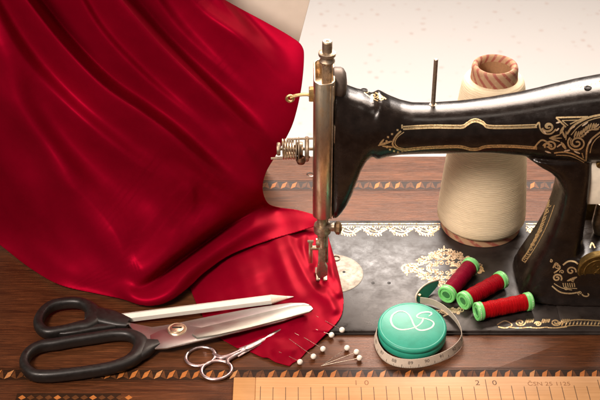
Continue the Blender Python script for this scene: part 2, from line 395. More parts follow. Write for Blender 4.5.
def cast(bvh, px, py, off=.012):
    d = ray(px, py).normalized(); h = bvh.ray_cast(CO, d)
    if h[0] is None: return None
    n = h[1] if h[1].dot(d) < 0 else -h[1]
    return h[0]+n*off
def stroke(mb, bvh, pts, w=1.2, mi=1, taper=False, n=6, off=.012, sm=True):
    if mb is body: w *= 1.08
    P = cr([(x, y, 0) for x, y in pts], n) if sm and len(pts) > 2 else [Vector((x, y, 0)) for x, y in pts]
    Q = [P[0]]
    for p in P[1:]:
        L = (p-Q[-1]).length; k = max(1, int(L/1.6)); q0 = Q[-1].copy()
        Q += [q0.lerp(p, (j+1)/k) for j in range(k)]
    prev = None; N_ = len(Q)
    for i, p in enumerate(Q):
        t = Q[min(i+1, N_-1)]-Q[max(i-1, 0)]
        if t.length < 1e-6: continue
        t.normalize(); nn = Vector((-t.y, t.x, 0)); ww = w/2*((.25+.75*math.sin(PI*min(1, (i+.5)/N_))) if taper else 1)
        a = cast(bvh, p.x+nn.x*ww, p.y+nn.y*ww, off); b = cast(bvh, p.x-nn.x*ww, p.y-nn.y*ww, off)
        if a is not None and b is not None and prev is not None and (a-prev[0]).length < .9:
            mb.add([prev[0], prev[1], b, a], [(0, 1, 2, 3)], mi)
        prev = (a, b) if a is not None and b is not None else None
def spiral(cx, cy, r, turns=1.6, a0=0, d=1, asp=.85, n=26, r0=.12):
    return [(cx+math.cos(a0+d*2*PI*turns*t/n)*r*(1-(1-r0)*t/n), cy+math.sin(a0+d*2*PI*turns*t/n)*r*(1-(1-r0)*t/n)*asp) for t in range(n+1)]
def leaf(mb, bvh, x0, y0, x1, y1, w, mi=1):
    stroke(mb, bvh, [(x0, y0), ((x0+x1)/2, (y0+y1)/2), (x1, y1)], w, mi, taper=True)
def dot(mb, bvh, x, y, r, mi=1): stroke(mb, bvh, [(x-r, y), (x+r, y)], r*1.8, mi, sm=False)
A = lambda *a, **k: stroke(body, bodybvh, *a, **k)
for dy, ww in ((-1.5, 1.0), (1.3, 1.2), (0, .45)):
    A([(403, 128+dy), (430, 126.6+dy), (455, 126.8+dy), (463, 126.5+dy), (467, 124+dy), (472, 121+dy), (477, 120.5+dy), (483, 123+dy), (488, 126.5+dy), (505, 127+dy), (537, 126+dy)], ww)
    A([(403, 150+dy*.7), (425, 147.8+dy*.7), (452, 146.6+dy*.7), (462, 147+dy*.7), (470, 149+dy*.7), (478, 149+dy*.7), (487, 146.5+dy*.7), (510, 146.2+dy*.7), (537, 148+dy*.7)], ww*.9)
A([(401, 131), (396, 136), (392.5, 143.5), (396, 148), (402, 150)], 1.6); A([(402, 128.5), (402, 124.5)], 1.4, sm=False); A([(402, 149), (402, 152)], 1.2, sm=False)
A([(404, 132), (397.5, 137), (395, 143), (398, 147), (404, 148.5)], .8)
leaf(body, bodybvh, 378, 145.5, 392, 141, 2.2); leaf(body, bodybvh, 379, 145, 384, 139, 1.8); leaf(body, bodybvh, 382, 146, 393, 147, 1.6)
for x, y in ((397.5, 130), (392, 134), (388, 137), (386.5, 141), (387, 147), (390, 149.5), (394, 151), (398, 152)): dot(body, bodybvh, x, y, 1.0)
A(spiral(548, 126.5, 6.2, 1.3, PI*.9, -1), 1.9, n=2); A([(535, 127), (539, 122.5), (540, 128), (544, 133), (551, 133.5), (556, 129)], 1.5); A(spiral(549, 127, 3.4, 1, 0, -1), 1.2, n=2)
A(spiral(551, 146, 6.4, 1.4, PI*.9, 1), 1.7, n=2); A([(534, 148), (538, 143), (542, 140), (547, 142), (552, 147)], 1.5); A(spiral(547, 146, 4, .8, PI, 1), 1.2, n=2)
for x0, y0, x1, y1, w_ in ((549, 138, 560, 134.5, 1.6), (549, 138, 560, 141.5, 1.6), (549, 138, 562, 138, 1.1), (560, 134, 564, 126, 2.6), (561, 142, 566, 149, 2.8), (565, 138, 562, 130, 1.8), (566, 140, 566, 131, 1.2)): leaf(body, bodybvh, x0, y0, x1, y1, w_)
A(spiral(577, 143, 9.6, 2.0, PI*1.25, -1), 1.5, n=2); A(spiral(577, 143, 7.6, .8, PI*1.25, -1), .8, n=2)
A([(567, 134), (572, 127), (580, 121.5), (590, 117), (602, 114.5)], 1.9); A([(571, 135), (577, 128), (584, 122.8), (593, 119), (602, 117)], .9)
A([(556, 117.5), (588, 116.8)], 1.5, sm=False); A([(556, 117.5), (566, 127)], 1.5, sm=False); A([(562, 120.5), (578, 120)], .9, sm=False); A([(562, 120.5), (568, 125.5)], .9, sm=False); A([(570, 124), (580, 119.5), (588, 117)], 1.1)
A([(602, 131), (595, 136), (590, 141), (587, 149), (586, 161)], 1.6); A([(602, 134.5), (596, 139), (592, 145), (590, 153)], .8)
A([(554, 153), (563, 152), (572, 153.5), (580, 157.5), (585.5, 161)], 1.3); A([(556, 155), (568, 155.5), (577, 158.5), (584, 162.5)], .8); A([(582, 153), (583.5, 158)], 1, sm=False)
for i in range(9):
    t = i/8; x = 574+t*20; y = 135-t*9+math.sin(t*7)*1.5; leaf(body, bodybvh, x, y+2.5, x+2.5, y-4, 1.7); leaf(body, bodybvh, x, y+3, x+5, y+2, 1.2)
A(spiral(596, 126, 3.6, 1.2, 0, 1), 1.2, n=2)
for x0_, y0_, x1_, y1_ in ((543, 130, 546, 134), (556, 123, 561, 121.5), (556, 131, 559, 128), (545, 151, 551, 153), (557, 147, 561, 144), (570, 129, 575, 126), (585, 134, 589, 130), (588, 145, 592, 139), (564, 151, 570, 150), (574, 151, 580, 153.5), (594, 128, 599, 124), (582, 126, 588, 122)): leaf(body, bodybvh, x0_, y0_, x1_, y1_, 1.5, 2)
# crown of the head and the top of the arm at the right
rnd = random.Random(5)
A(spiral(374, 95.5, 4.2, 1.2, 0, 1, .55), 1.1, n=2); A(spiral(381, 99, 3.6, 1.1, PI, 1, .55), 1.1, n=2); A([(363, 88.5), (370, 90), (378, 94), (386, 99)], 1.2); A([(364, 92.5), (370, 97), (378, 101)], .9); A(spiral(367, 91, 2.5, 1, 0, 1, .6), .9, n=2)
for i in range(12): x = 558+i*4.2; leaf(body, bodybvh, x, 91-i*.8+rnd.uniform(-1, 1), x+4+rnd.uniform(0, 3), 89-i*.95+rnd.uniform(-1.5, 1.5), rnd.uniform(1.2, 2.6), 2)
# pillar flare and base scrolls
FL = [(547, 203), (541, 222), (534, 238), (527, 251), (521, 261)]
P_ = cr([(x, y, 0) for x, y in FL], 6)
for i, p in enumerate(P_):
    wdt = 3.6*math.sin(PI*min(.98, (i+2)/len(P_)))+1.0
    leaf(body, bodybvh, p.x+1, p.y, p.x+1+wdt, p.y-3.4, 1.2)
    if i % 2: A(spiral(p.x+2.6, p.y, 2.2, 1.1, rnd.uniform(0, 6), 1, 1), .7, n=2)
A([(x+1, y) for x, y in FL], .8); A([(x+7.5-i*.9, y+2) for i, (x, y) in enumerate(FL)], .7)
A(spiral(557, 278, 5.0, 1.5, PI*.2, -1), 1.5, n=2); A(spiral(571, 271, 5.2, 1.3, PI*.1, -1), 1.4, n=2); A([(552, 286), (560, 292), (570, 293.5), (580, 292)], 1.3); A([(554, 283.5), (562, 288), (572, 290)], .8)
A([(563, 265), (568, 261.5), (574, 261.5), (578, 264)], 1.5); A([(553, 268), (556, 263), (560, 268), (554, 273)], 1.3); A(spiral(557, 266, 3.2, 1.2, 0, 1), 1, n=2); leaf(body, bodybvh, 567, 281, 577, 277, 2.2)
for i in range(6): A([(563+i*2.2, 283), (563.8+i*2.2, 287)], .9, sm=False)
A([(563, 288), (577, 288.5)], .7, sm=False)
for x_, y_, r_ in ((562, 272, 2.4), (566, 288, 2.2), (573, 280, 2.0), (551, 261, 1.8), (580, 293, 2.4)): A(spiral(x_, y_, r_, 1.2, x_, 1, .9), .7, n=2)
A(spiral(587, 294, 5, .6, PI, -1, .7), 1.2, n=2); A([(590, 248), (592, 243), (595, 248)], 1.3)
# bed ornaments
Bm = lambda *a, **k: stroke(bed, bedbvh, *a, **{'mi': 1, **k})
for x0, x1 in ((336, 440), (526, 546)):
    Bm([(x0, 223.8), (x1, 223.8)], .8, sm=False); Bm([(x0, 226), (x1, 226)], .6, sm=False)
    x = x0
    while x < x1-6:
        L = min(26, x1-x)
        Bm([(x, 227.5), (x+L*.3, 233), (x+L*.6, 234), (x+L*.85, 230), (x+L, 227)], 1.5)
        Bm([(x+2, 226), (x+L*.35, 230.5), (x+L*.6, 231.5), (x+L*.8, 228)], .8)
        Bm(spiral(x+L*.82, 230, 3.6, 1.4, 0, -1, .62), .9, n=2, mi=2); Bm([(x+L*.1, 229), (x+L*.3, 226.5), (x+L*.5, 229.5), (x+L*.72, 232.5), (x+L*.95, 229)], .7, mi=2); Bm(spiral(x+L*.18, 231.5, 3.0, 1.2, PI, 1, .62), 1.0, n=2)
        for k in range(6): leaf(bed, bedbvh, x+L*(.2+.1*k), 233.4, x+L*(.2+.1*k)+1.4, 236.8-abs(k-3)*.5, 1.3)
        for k in range(5): leaf(bed, bedbvh, x+L*(.3+.09*k), 228.5, x+L*(.3+.09*k)+1.0, 226.4, 1.0)
        x += 26
Bm([(424, 226), (431, 236), (438, 226)], 1.4, sm=False); leaf(bed, bedbvh, 431, 226.5, 431.5, 235, 4.5)
rnd = random.Random(11)
cx, cy = 444, 268
def inside(x, y): return abs(x)/38+abs(y)/20 < 1
def mir(f):
    for sx in (1, -1):
        for sy in (1, -1): f(lambda x, y: (cx+sx*x+y*.12, cy+sy*y))
for R_s, wd in ((36, 1.0), (31, .6)):
    mir(lambda T: Bm([T(R_s, 0), T(R_s*.78, R_s*.09), T(R_s*.62, R_s*.25), T(R_s*.4, R_s*.30), T(R_s*.22, R_s*.45), T(0, R_s*.52)], wd))
for i in range(85):
    x, y = rnd.uniform(1, 34), rnd.uniform(1, 18)
    if not inside(x, y): continue
    r, tn_, a0, dd, ww = rnd.uniform(1.8, 3.6), rnd.uniform(.8, 1.4), rnd.uniform(0, 6.3), rnd.choice((-1, 1)), rnd.uniform(.55, 1.0)
    if rnd.random() < .62: mir(lambda T: Bm([T(x+px_, y+py_) for px_, py_ in spiral(0, 0, r, tn_, a0, dd, .65, 14)], ww, n=1, mi=1 if i % 4 else 2))
    else:
        a = math.atan2(y*1.6, x); mir(lambda T: Bm([T(x, y), T(x+math.cos(a)*3, y+math.sin(a)*2.4), T(x+math.cos(a)*6, y+math.sin(a)*3.2)], 2.1, taper=True))
for a in range(0, 360, 15):
    t = math.radians(a); q = 1/(abs(math.cos(t))/37+abs(math.sin(t))/21)
    leaf(bed, bedbvh, cx+math.cos(t)*q*.8, cy+math.sin(t)*q*.8, cx+math.cos(t)*q*1.06, cy+math.sin(t)*q*1.06, 1.8)
Bm([(412, 269), (406, 265), (402, 268), (406, 273), (412, 270)], 1.9); leaf(bed, bedbvh, 406, 264, 407, 276, 2); Bm([(410, 269), (424, 269)], 2, sm=False)
Bm(spiral(478, 270, 7.5, 1.2, PI, 1, .7), 1.4, n=2, mi=2); Bm(spiral(480, 272, 4, 1.2, 0, -1, .7), 1.1, n=2, mi=2)
def scroll_row(x0, x1, yc, mi):
    x = x0; i = 0
    while x < x1:
        r = 5.2 if i % 2 == 0 else 3.6
        Bm(spiral(x+r, yc+(0 if i % 2 == 0 else 1.5), r, 1.6, PI if i % 2 else 0, 1, .68), 1.3, n=2, mi=mi)
        Bm([(x-5, yc+5), (x+r, yc+5.6), (x+2*r+6, yc+4.6)], .9, mi=mi)
        for k in range(5): leaf(bed, bedbvh, x+2*r+k*1.7, yc+1-k*.2, x+2*r+1.5+k*1.7, yc-3.5, 1.3, mi)
        x += 2*r+9; i += 1
scroll_row(515, 556, 322.5, 2); Bm([(497, 325), (505, 321), (512, 325), (506, 328), (498, 327)], 1.1, mi=2)
Bm([(556, 324), (575, 320), (600, 321)], 1.3, mi=2); Bm([(556, 328), (575, 325.5), (600, 326)], .8, mi=2)
for i in range(12): leaf(bed, bedbvh, 558+i*3.6, 326, 560+i*3.6, 321.5, 1.4, 2)
for i in range(6): Bm(spiral(437+i*6, 309+rnd.uniform(-3, 3), 3.4, 1.2, i, 1, .65, 12), 1.0, n=1)
for i in range(9): leaf(bed, bedbvh, 446+rnd.uniform(-8, 14), 312+rnd.uniform(-5, 5), 449+rnd.uniform(-8, 14), 311+rnd.uniform(-5, 5), 2.4)
bo = body.build('machine_body', [M_black, M_gold, M_gold_b], mach, smooth=180)
beo = bed.build('machine_bed', [M_bed, M_gold_b, M_gold], mach, smooth=40)
# bed details: needle plate, holes, screws
np_c = V(332, 273.5, HB); R_ = 2.75
m = MB(); m.lathe([(R_, HB-.02), (R_, HB+.02), (R_-.06, HB+.055), (.05, HB+.06)], 64, Matrix.Translation((np_c.x, np_c.y, 0)))
npo = m.build('needle_plate', M_plate, mach, smooth=50)
m = MB(); p = V(344, 272, HB+.06); m.lathe([(.14, HB+.03), (.14, HB+.068), (.1, HB+.068)], 16, Matrix.Translation((p.x, p.y, 0))); m.build('screw_hole', M_dark, npo)
for px, py in ((373, 283), (389, 283), (434, 287)):
    p = V(px, py, HB); m = MB(); m.lathe([(.16, HB-.01), (.16, HB+.012), (.13, HB+.012)], 16, Matrix.Translation((p.x, p.y, 0))); m.build('bed_screw_hole', M_dark, mach)
p = V(336, 259, HB); m = MB(); m.tube([p+Vector((.35*math.cos(t), .35*math.sin(t), .1)) for t in [2*PI*k/20 for k in range(20)]], .05, 6, closed=True); m.build('thread_loop', M_nickel2, mach)
# medallion
pm = cast(bodybvh, 599, 269.5, 0); MM = Matrix.Translation(pm+Vector((0, .15, 0))) @ Matrix.Rotation(math.radians(97), 4, 'X')
m = MB(); m.lathe([(1.8, -.3), (1.8, .26), (1.72, .32), (1.6, .32), (1.55, .27), (1.3, .27), (1.25, .31), (1.18, .31), (1.14, .27), (.03, .28)], 64, MM)
md = m.build('round_badge', M_brass, mach, smooth=30)
m = MB()
for k in range(40):
    t = 2*PI*k/40; m.box((0, 0, 0), (.05+.04*(k % 3), .16, .03), M=MM @ Matrix.Rotation(t, 4, 'Z') @ Matrix.Translation((0, 1.43, .285)))
for a0 in (0, 2.1, 4.2): m.tube([MM @ Vector((.45*math.cos(a0)+r*math.cos(a0+q*.55), .45*math.sin(a0)+r*math.sin(a0+q*.55), .29)) for q, r in [(q, .5*(1-q/14)) for q in range(12)]], .035, 6)
m.build('embossed_relief', M_brass, md)
# cream motor housing and bracket seen through the opening of the pillar
p0 = VY(587.5, 156, -4.2); p1 = VY(600, 205.5, -4.2)
m = MB(); m.box(((p0.x+XR)/2+.3, -2.4, (p0.z+p1.z)/2), (XR-p0.x, 3.6, p0.z-p1.z), b=.25); mo = m.build('motor_housing', M_cream, mach, smooth=40)
m = MB(); q = VY(600, 164, -4.25); m.lathe([(.32, -.1), (.32, .14), (.22, .2), (.05, .16)], 24, Matrix.Translation(q) @ Matrix.Rotation(PI/2, 4, 'X')); m.build('housing_screw', M_brass, mo)
q0 = VY(586, 207, .8); q1 = VY(600, 242, .8)
m = MB(); m.box(((q0.x+XR)/2, 2.6, 4.2), (XR-q0.x, 1.6, 9.0), b=.2); m.build('motor_bracket', M_brass, mach)
m = MB(); m.tube([VY(602, 203, -1.6), VY(597, 222, -1.6), VY(600, 243, -1.6)], .45, 16); m.build('drive_belt_guard', M_nickel2, mach)

# face plate: an upright nickel shell with an open rounded top
def pl(px, py, Y=YM-1.9): return VY(px, py, Y)
fx0, fx1 = pl(313.3, 150).x, pl(334.2, 150).x; fz0, fz1 = pl(320, 218.5).z, pl(320, 83).z
m = MB(); outl = rrect(fx0, fx1, YM-2.15, YM+2.0, .72, 8); inn = inset(outl, .13) if area2(outl) > 0 else outl
for a_, b_2, za, zb in ((outl, None, fz0, fz1),):
    rsx = [[Vector((x, y, z)) for x, y in o] for o, z in ((inset(outl, .05), fz0), (outl, fz0+.06), (outl, fz1-.05), (inset(outl, .04), fz1), (inset(outl, .11), fz1), (inset(outl, .16), fz1-.06), (inset(outl, .16), fz1-1.2))]
    m.rings(rsx)
fpo = m.build('face_plate', M_nickel, mach, smooth=40)
m = MB(); m.box((fx1-.17, YM-2.17, (fz0+fz1)/2), (.09, .06, fz1-fz0-.3), b=.02); m.box((fx1+.02, YM-1.9, pl(334, 134).z), (.12, .3, 1.6), b=.03); m.build('plate_seam', M_nickel2, fpo)
hc = pl(335, 80, YM).z; m = MB(); m.lathe([(.05, -.1), (1.2, -.1), (1.32, 0), (1.32, .5), (1.2, .75), (.85, .95), (.3, 1.02), (.03, 1.02)], 40, Matrix.Translation((fx1-.05, YM-.1, hc-.25)) @ Matrix.Rotation(PI/2, 4, 'Y')); m.build('head_boss', simple('grey_worn_iron', (.10, .075, .06), .5, .5, bump=.2), mach)
# presser bar above the head, with thumb nut
bx = pl(327, 60, YM).x; zt = VY(327, 41, YM-.2).z
m = MB(); m.lathe([(.40, fz1-1.1), (.40, zt-.08), (.33, zt), (.14, zt), (.12, zt-.06), (.02, zt-.06)], 28, Matrix.Translation((bx, YM-.2, 0)))
pb = m.build('presser_bar', M_nickel2, mach)
zn = VY(326, 57, YM-.2).z; m = MB()
n_ = 26; prf = [(.42, -.5), (.58, -.45), (.62, -.3), (.5, -.12), (.5, .05), (.66, .15), (.68, .4), (.5, .5), (.42, .5)]
rs = [[Vector((bx+r*(1+.03*(k % 2))*math.cos(2*PI*k/n_), YM-.2+r*(1+.03*(k % 2))*math.sin(2*PI*k/n_), zn+z)) for k in range(n_)] for r, z in prf]
m.rings(rs); m.build('thumb_nut', M_nickel2, pb)
# take-up lever
def Lp(px, py, Y=YM-.6): return VY(px, py, Y)
m = MB(); m.tube(cr([Lp(314, 96), Lp(307, 94.5), Lp(300, 94.8), Lp(294, 96), Lp(290.5, 97.5)], 6), [.24, .26, .25, .24, .22, .2, .2, .2, .2, .2, .2, .2, .2, .2, .2, .2, .2, .2, .2, .2, .2, .2, .2, .2, .2][:25], 10, flat=.55)
q = Lp(290, 98.5); m.tube([q+Vector((.27*math.cos(t), 0, .27*math.sin(t))) for t in [2*PI*k/20 for k in range(20)]], .11, 8, closed=True)
m.box(Lp(312, 94), (.5, .5, 1.2), b=.08); m.build('take_up_lever', metal('brassy_lever', (.72, .56, .28), (.4, .26, .1), .3), mach, smooth=50)
# thread tension assembly
tn = bpy.data.objects.new('thread_tension', None); C.objects.link(tn); put(tn, mach)
q = Lp(300, 149); RX = Matrix.Rotation(-PI/2, 4, 'Y')
m = MB(); m.tube([Lp(314, 149), Lp(279, 149)], .12, 10); m.tube([Lp(313, 138.5), Lp(287, 139)], .09, 8); m.tube([Lp(310, 157), Lp(290, 157.5), Lp(271, 158.5)], .10, 8); m.build('tension_rod', M_nickel2, tn)
m = MB(); hp = []
for k in range(141):
    t = k/140; a_ = 2*PI*5*t; c_ = Lp(282+13*t, 149); hp.append(c_+Vector((0, .62*math.cos(a_), .85*math.sin(a_))))
m.tube(hp, .075, 7); m.build('tension_spring', M_nickel, tn)
for px, r, wd in ((297, .95, .12), (299.5, 1.0, .12), (303, .6, .5), (309, 1.05, .35), (280.5, .55, .3)):
    m = MB(); m.lathe([(.05, 0), (r*.9, 0), (r, wd*.3), (r, wd*.7), (r*.9, wd), (.05, wd)], 28, Matrix.Translation(Lp(px, 149)) @ RX); m.build('tension_disc', M_nickel2, tn)
m = MB(); m.lathe([(.03, -.35), (.3, -.3), (.42, 0), (.3, .3), (.03, .35)], 20, Matrix.Translation(Lp(301, 160, YM-1.2))); m.build('tension_knob', metal('dark_bronze', (.25, .12, .07), (.1, .05, .03), .3), tn)
m = MB(); m.tube(cr([Lp(314, 174), Lp(309, 172.8), Lp(307, 174.5), Lp(309.5, 176.3), Lp(314, 175.8)], 5), .06, 7); m.build('thread_guide', M_steel, mach)
# needle bar, clamp, presser foot
def Np(px, py, Y=YM-.9): return VY(px, py, Y)
m = MB(); a_ = Np(322, 214); b_ = Np(322.5, 246); m.tube([a_, b_], .42, 20); m.tube([Np(327, 214, YM-.4), Np(326.5, 262, YM-.4)], .13, 10); nb = m.build('needle_bar', M_nickel2, mach)
m = MB(); c_ = Np(322.5, 228); m.lathe([(.45, -.4), (.72, -.36), (.76, 0), (.72, .36), (.45, .4)], 24, Matrix.Translation(c_)); m.box(c_+Vector((.55, -.1, .25)), (.9, .75, .28), b=.06); m.tube([c_+Vector((.6, -.2, 0)), c_+Vector((1.15, -.25, 0))], .16, 10); m.build('needle_clamp', M_nickel2, mach)
m = MB(); q = Np(338.5, 228, YM-1.1)
n_ = 18; m.rings([[q+Vector((x, r*(1+.08*(k % 2))*math.cos(2*PI*k/n_), r*(1+.08*(k % 2))*math.sin(2*PI*k/n_))) for k in range(n_)] for x, r in ((-.35, .3), (-.2, .52), (.05, .55), (.2, .4), (.3, .15))]); m.build('clamp_screw', metal('brown_screw', (.35, .22, .12), (.15, .09, .05), .4), mach)
m = MB(); zb = HB+.12
c_ = Np(321, 252, YM-1.0)
sh = [(318.5, 246), (325.5, 246), (325, 262), (327.5, 266), (327.5, 273), (324, 275), (318.5, 276), (316.5, 272), (318, 262)]
m2p = [(Np(x, y).x, Np(x, y).z) for x, y in sh]
m.prism(m2p, -.28, .28, b=.07, M=Matrix.Translation((0, YM-1.0, 0)) @ Matrix.Rotation(PI/2, 4, 'X'))
f0 = V(321, 276.5, 1.0)
for dx in (-.42, .2):
    m.prism(rrect(f0.x+dx-.02, f0.x+dx+.34, f0.y-.5, f0.y+1.0, .12, 4), .84, 1.02, b=.05)
m.box((f0.x+.02, f0.y+.8, 1.0), (1.05, .8, .22), b=.06)
pf = m.build('presser_foot', M_nickel2, mach, smooth=35)
m = MB(); m.box(Np(310.5, 252), (.34, .3, 2.3), b=.08); m.tube([Np(310.5, 248), Np(319, 248)], .2, 12); m.tube([Np(307.5, 241.5), Np(313.5, 241.5)], .13, 8); m.lathe([(.1, -.2), (.4, -.16), (.42, .16), (.1, .2)], 18, Matrix.Translation(Np(318, 243)) @ RX); m.build('hemmer_bracket', M_nickel, mach)
m = MB(); m.tube([Np(323, 246), Np(322.6, 276)], .07, 8); m.build('needle', M_steel, mach)
# spool pin & oil cap
m = MB(); q = cast(bodybvh, 433, 104.5, 0); q.y = YM+.4; zt = VY(433, 59, q.y).z
m.lathe([(.17, q.z-.6), (.17, zt-.05), (.12, zt)], 16, Matrix.Translation((q.x, q.y, 0))); m.lathe([(.3, q.z-.4), (.3, q.z+.05), (.17, q.z+.1)], 20, Matrix.Translation((q.x, q.y, 0))); m.build('spool_pin', M_nickel2, mach)
for px, py in ((364, 90.5), (588, 88)):
    q = cast(bodybvh, px, py, 0)
    if q is None: continue
    m = MB(); m.lathe([(.3, -.1), (.3, .06), (.2, .1), (.15, .05), (.02, .05)], 20, Matrix.Translation(q)); m.build('oil_port', M_dark, mach)

# ------------------------------------------------------------------ red satin
def rbf(P, vals):
    P = np.array(P, float)/100; n = len(P); d = np.linalg.norm(P[:, None]-P[None], axis=2); K = np.where(d > 0, d*d*np.log(d+1e-12), 0)+np.eye(n)*2e-3
    A_ = np.zeros((n+3, n+3)); A_[:n, :n] = K; A_[:n, n] = 1; A_[:n, n+1:] = P; A_[n:, :n] = A_[:n, n:].T
    w_ = np.linalg.solve(A_, np.concatenate([np.array(vals, float), np.zeros(3)]))
    def f(X, Y):
        X = X/100; Y = Y/100; out = w_[n]+w_[n+1]*X+w_[n+2]*Y
        for i in range(n):
            r2 = (X-P[i, 0])**2+(Y-P[i, 1])**2; out = out+w_[i]*.5*r2*np.log(r2+1e-12)
        return out
    return f
def sdist(X, Y, line):
    """signed distance (positive above/right of a line walked from left to right) and position along it"""
    L = np.array([(p.x, p.y) for p in cr([(a, b, 0) for a, b in line], 6)]); seg = np.linalg.norm(np.diff(L, axis=0), axis=1); cum = np.concatenate([[0], np.cumsum(seg)])
    best = np.full(X.shape, 1e9); sg = np.zeros(X.shape); tt = np.zeros(X.shape)
    for i in range(len(seg)):
        ax, ay = L[i]; dx, dy = L[i+1]-L[i]; l2 = dx*dx+dy*dy
        t = ((X-ax)*dx+(Y-ay)*dy)/l2
        if i > 0: t = np.maximum(t, 0)
        if i < len(seg)-1: t = np.minimum(t, 1)
        tc = np.clip(t, 0, 1)
        d = np.hypot(X-ax-dx*t, Y-ay-dy*t) if False else np.hypot(X-ax-dx*tc, Y-ay-dy*tc)
        cr_ = dx*(Y-ay)-dy*(X-ax); m_ = d < best
        best = np.where(m_, d, best); sg = np.where(m_, -np.sign(cr_), sg); tt = np.where(m_, (cum[i]+tc*seg[i])/cum[-1], tt)
    return best*sg, tt
def hY(px, py, Y): return VY(px, py, Y).z
def inpoly(X, Y, P):
    c = np.zeros(X.shape, bool); n = len(P)
    for i in range(n):
        x0, y0 = P[i-1]; x1, y1 = P[i]
        if y0 == y1: continue
        k = ((y0 > Y) != (y1 > Y)) & (X < (x1-x0)*(Y-y0)/(y1-y0)+x0); c ^= k
    return c
def sheet(mb, poly, field, step=1.0):
    P = [(p.x, p.y) for p in cr([(a, b, 0) for a, b in poly], 5, closed=True)]
    xs = np.arange(min(p[0] for p in P)-2, max(p[0] for p in P)+3, step); ys = np.arange(min(p[1] for p in P)-2, max(p[1] for p in P)+3, step)
    X, Y = np.meshgrid(xs, ys); ins = inpoly(X, Y, P)
    cell = ins[:-1, :-1] | ins[1:, :-1] | ins[:-1, 1:] | ins[1:, 1:]
    used = np.zeros_like(ins); used[:-1, :-1] |= cell; used[1:, :-1] |= cell; used[:-1, 1:] |= cell; used[1:, 1:] |= cell
    snap = used & ~ins; PA = np.array(P); PB = np.roll(PA, -1, axis=0); D = PB-PA; l2 = (D**2).sum(1)+1e-9
    for j, i in zip(*np.nonzero(snap)):
        q = np.array([X[j, i], Y[j, i]]); t = np.clip(((q-PA)*D).sum(1)/l2, 0, 1); c_ = PA+D*t[:, None]; k = ((c_-q)**2).sum(1).argmin(); X[j, i], Y[j, i] = c_[k]
    H = field(X, Y)
    rx = X-300; ry = FPX*math.cos(TH)-(Y-200)*math.sin(TH); rz = -FPX*math.sin(TH)-(Y-200)*math.cos(TH)
    t = (H-CAMH)/rz; W = np.stack([rx*t, CAMY+ry*t, H], -1)
    idx = -np.ones(X.shape, int); k = 0; vs = []
    for j, i in zip(*np.nonzero(used)): idx[j, i] = k; k += 1; vs.append(tuple(W[j, i]))
    fs = [(idx[j, i], idx[j+1, i], idx[j+1, i+1], idx[j, i+1]) for j, i in zip(*np.nonzero(cell))]
    mb.add(vs, fs, 0); return vs, fs
# base form of the drape: (px, py, distance Y) turned into heights
CY = [(-70, 190, 6), (0, 245, 3.2), (60, 286, -1.4), (100, 296, -3.6), (140, 305, -5.4), (160, 305, -5.6), (190, 287, -4.2),
      (-80, -70, 7), (0, -40, 8), (120, -70, 8), (0, 100, 5.5), (60, 180, 2.5), (100, 120, 4), (120, 230, -1.5), (40, 240, 1.5),
      (200, 100, 6), (225, 0, 9), (302, 50, 6), (300, 90, 4.5), (290, 130, 4.0), (266, 172, 3.5), (262, 190, 3.2), (200, 200, 2.4), (160, 270, -4.0)]
pts = [(x, y) for x, y, _ in CY]; vals = [max(.1, hY(x, y, Y)) for x, y, Y in CY]
for x, y, h in ((275, 208, 1.5), (300, 214, 1.15), (318, 222, .95), (232, 252, 1.0), (270, 238, 1.0), (300, 230, .95), (205, 272, .7), (178, 297, .5), (240, 225, 2.2)): pts.append((x, y)); vals.append(h)
fA = rbf(pts, vals)
def prof(d, wl, wr):   # d>0: up/right side
    l = np.exp(-((np.sqrt(d*d+9)-3)/wl)**1.15); r = np.exp(-(np.maximum(d, 0)/wr)**2)*1.12-.12*np.exp(-(np.maximum(d, 0)/(wr*2.4))**2)
    return np.where(d < 0, l, r)
def sst(x, a, b): t = np.clip((x-a)/(b-a), 0, 1); return t*t*(3-2*t)
FOLDS = [  # line, amplitude (cm), width lower-left, width upper-right, fade in, fade out
    ([(-10, -50), (32, 8), (66, 50), (104, 88), (140, 113), (172, 136), (216, 172), (262, 200)], 2.5, 50, 7.5, .0, .92),
    ([(80, -50), (120, 0), (160, 46), (208, 92), (250, 130), (284, 156)], 2.2, 42, 8, .0, .95),
    ([(150, -60), (195, 5), (240, 40), (275, 75), (298, 100)], 1.0, 34, 12, .0, .9),
    ([(-70, -60), (-35, 0), (0, 60), (20, 105), (45, 150), (70, 195), (100, 235), (122, 268), (130, 300)], 1.6, 34, 20, .2, .95),
    ([(30, 150), (60, 175), (95, 205), (118, 235), (125, 262), (128, 288)], .6, 14, 24, .2, 1.),
    ([(-60, 60), (-20, 130), (20, 190), (60, 235), (100, 270)], 1.2, 28, 26, .0, .9),
    ([(60, -40), (95, 25), (140, 75), (190, 118), (235, 160)], .55, 20, 6, .0, .8),
    ([(118, -60), (170, 20), (220, 70), (268, 112)], .5, 18, 7, .0, .8),
    ([(175, -60), (215, -5), (255, 38), (292, 66)], .45, 14, 7, .0, .9),
    ([(-40, -60), (10, 40), (60, 100), (125, 155), (190, 196), (235, 212)], 1.0, 34, 10, .0, .9),
    ([(-60, 20), (0, 95), (50, 150), (105, 205), (150, 250)], .5, 26, 14, .0, .9),
    ([(150, 118), (185, 150), (222, 184), (252, 204)], .28, 9, 6, .3, .95),
    ([(165, 160), (195, 182), (228, 204), (250, 212)], .22, 8, 6, .3, .95),
    ([(215, 120), (240, 145), (262, 172)], .22, 8, 6, .3, .95),
    ([(140, 200), (170, 222), (205, 230)], .16, 9, 8, .3, .8),
    ([(185, 178), (192, 195), (188, 214)], .14, 8, 5, .3, .8),
    ([(20, 230), (50, 262), (90, 284)], .3, 14, 10, .3, .9),
]
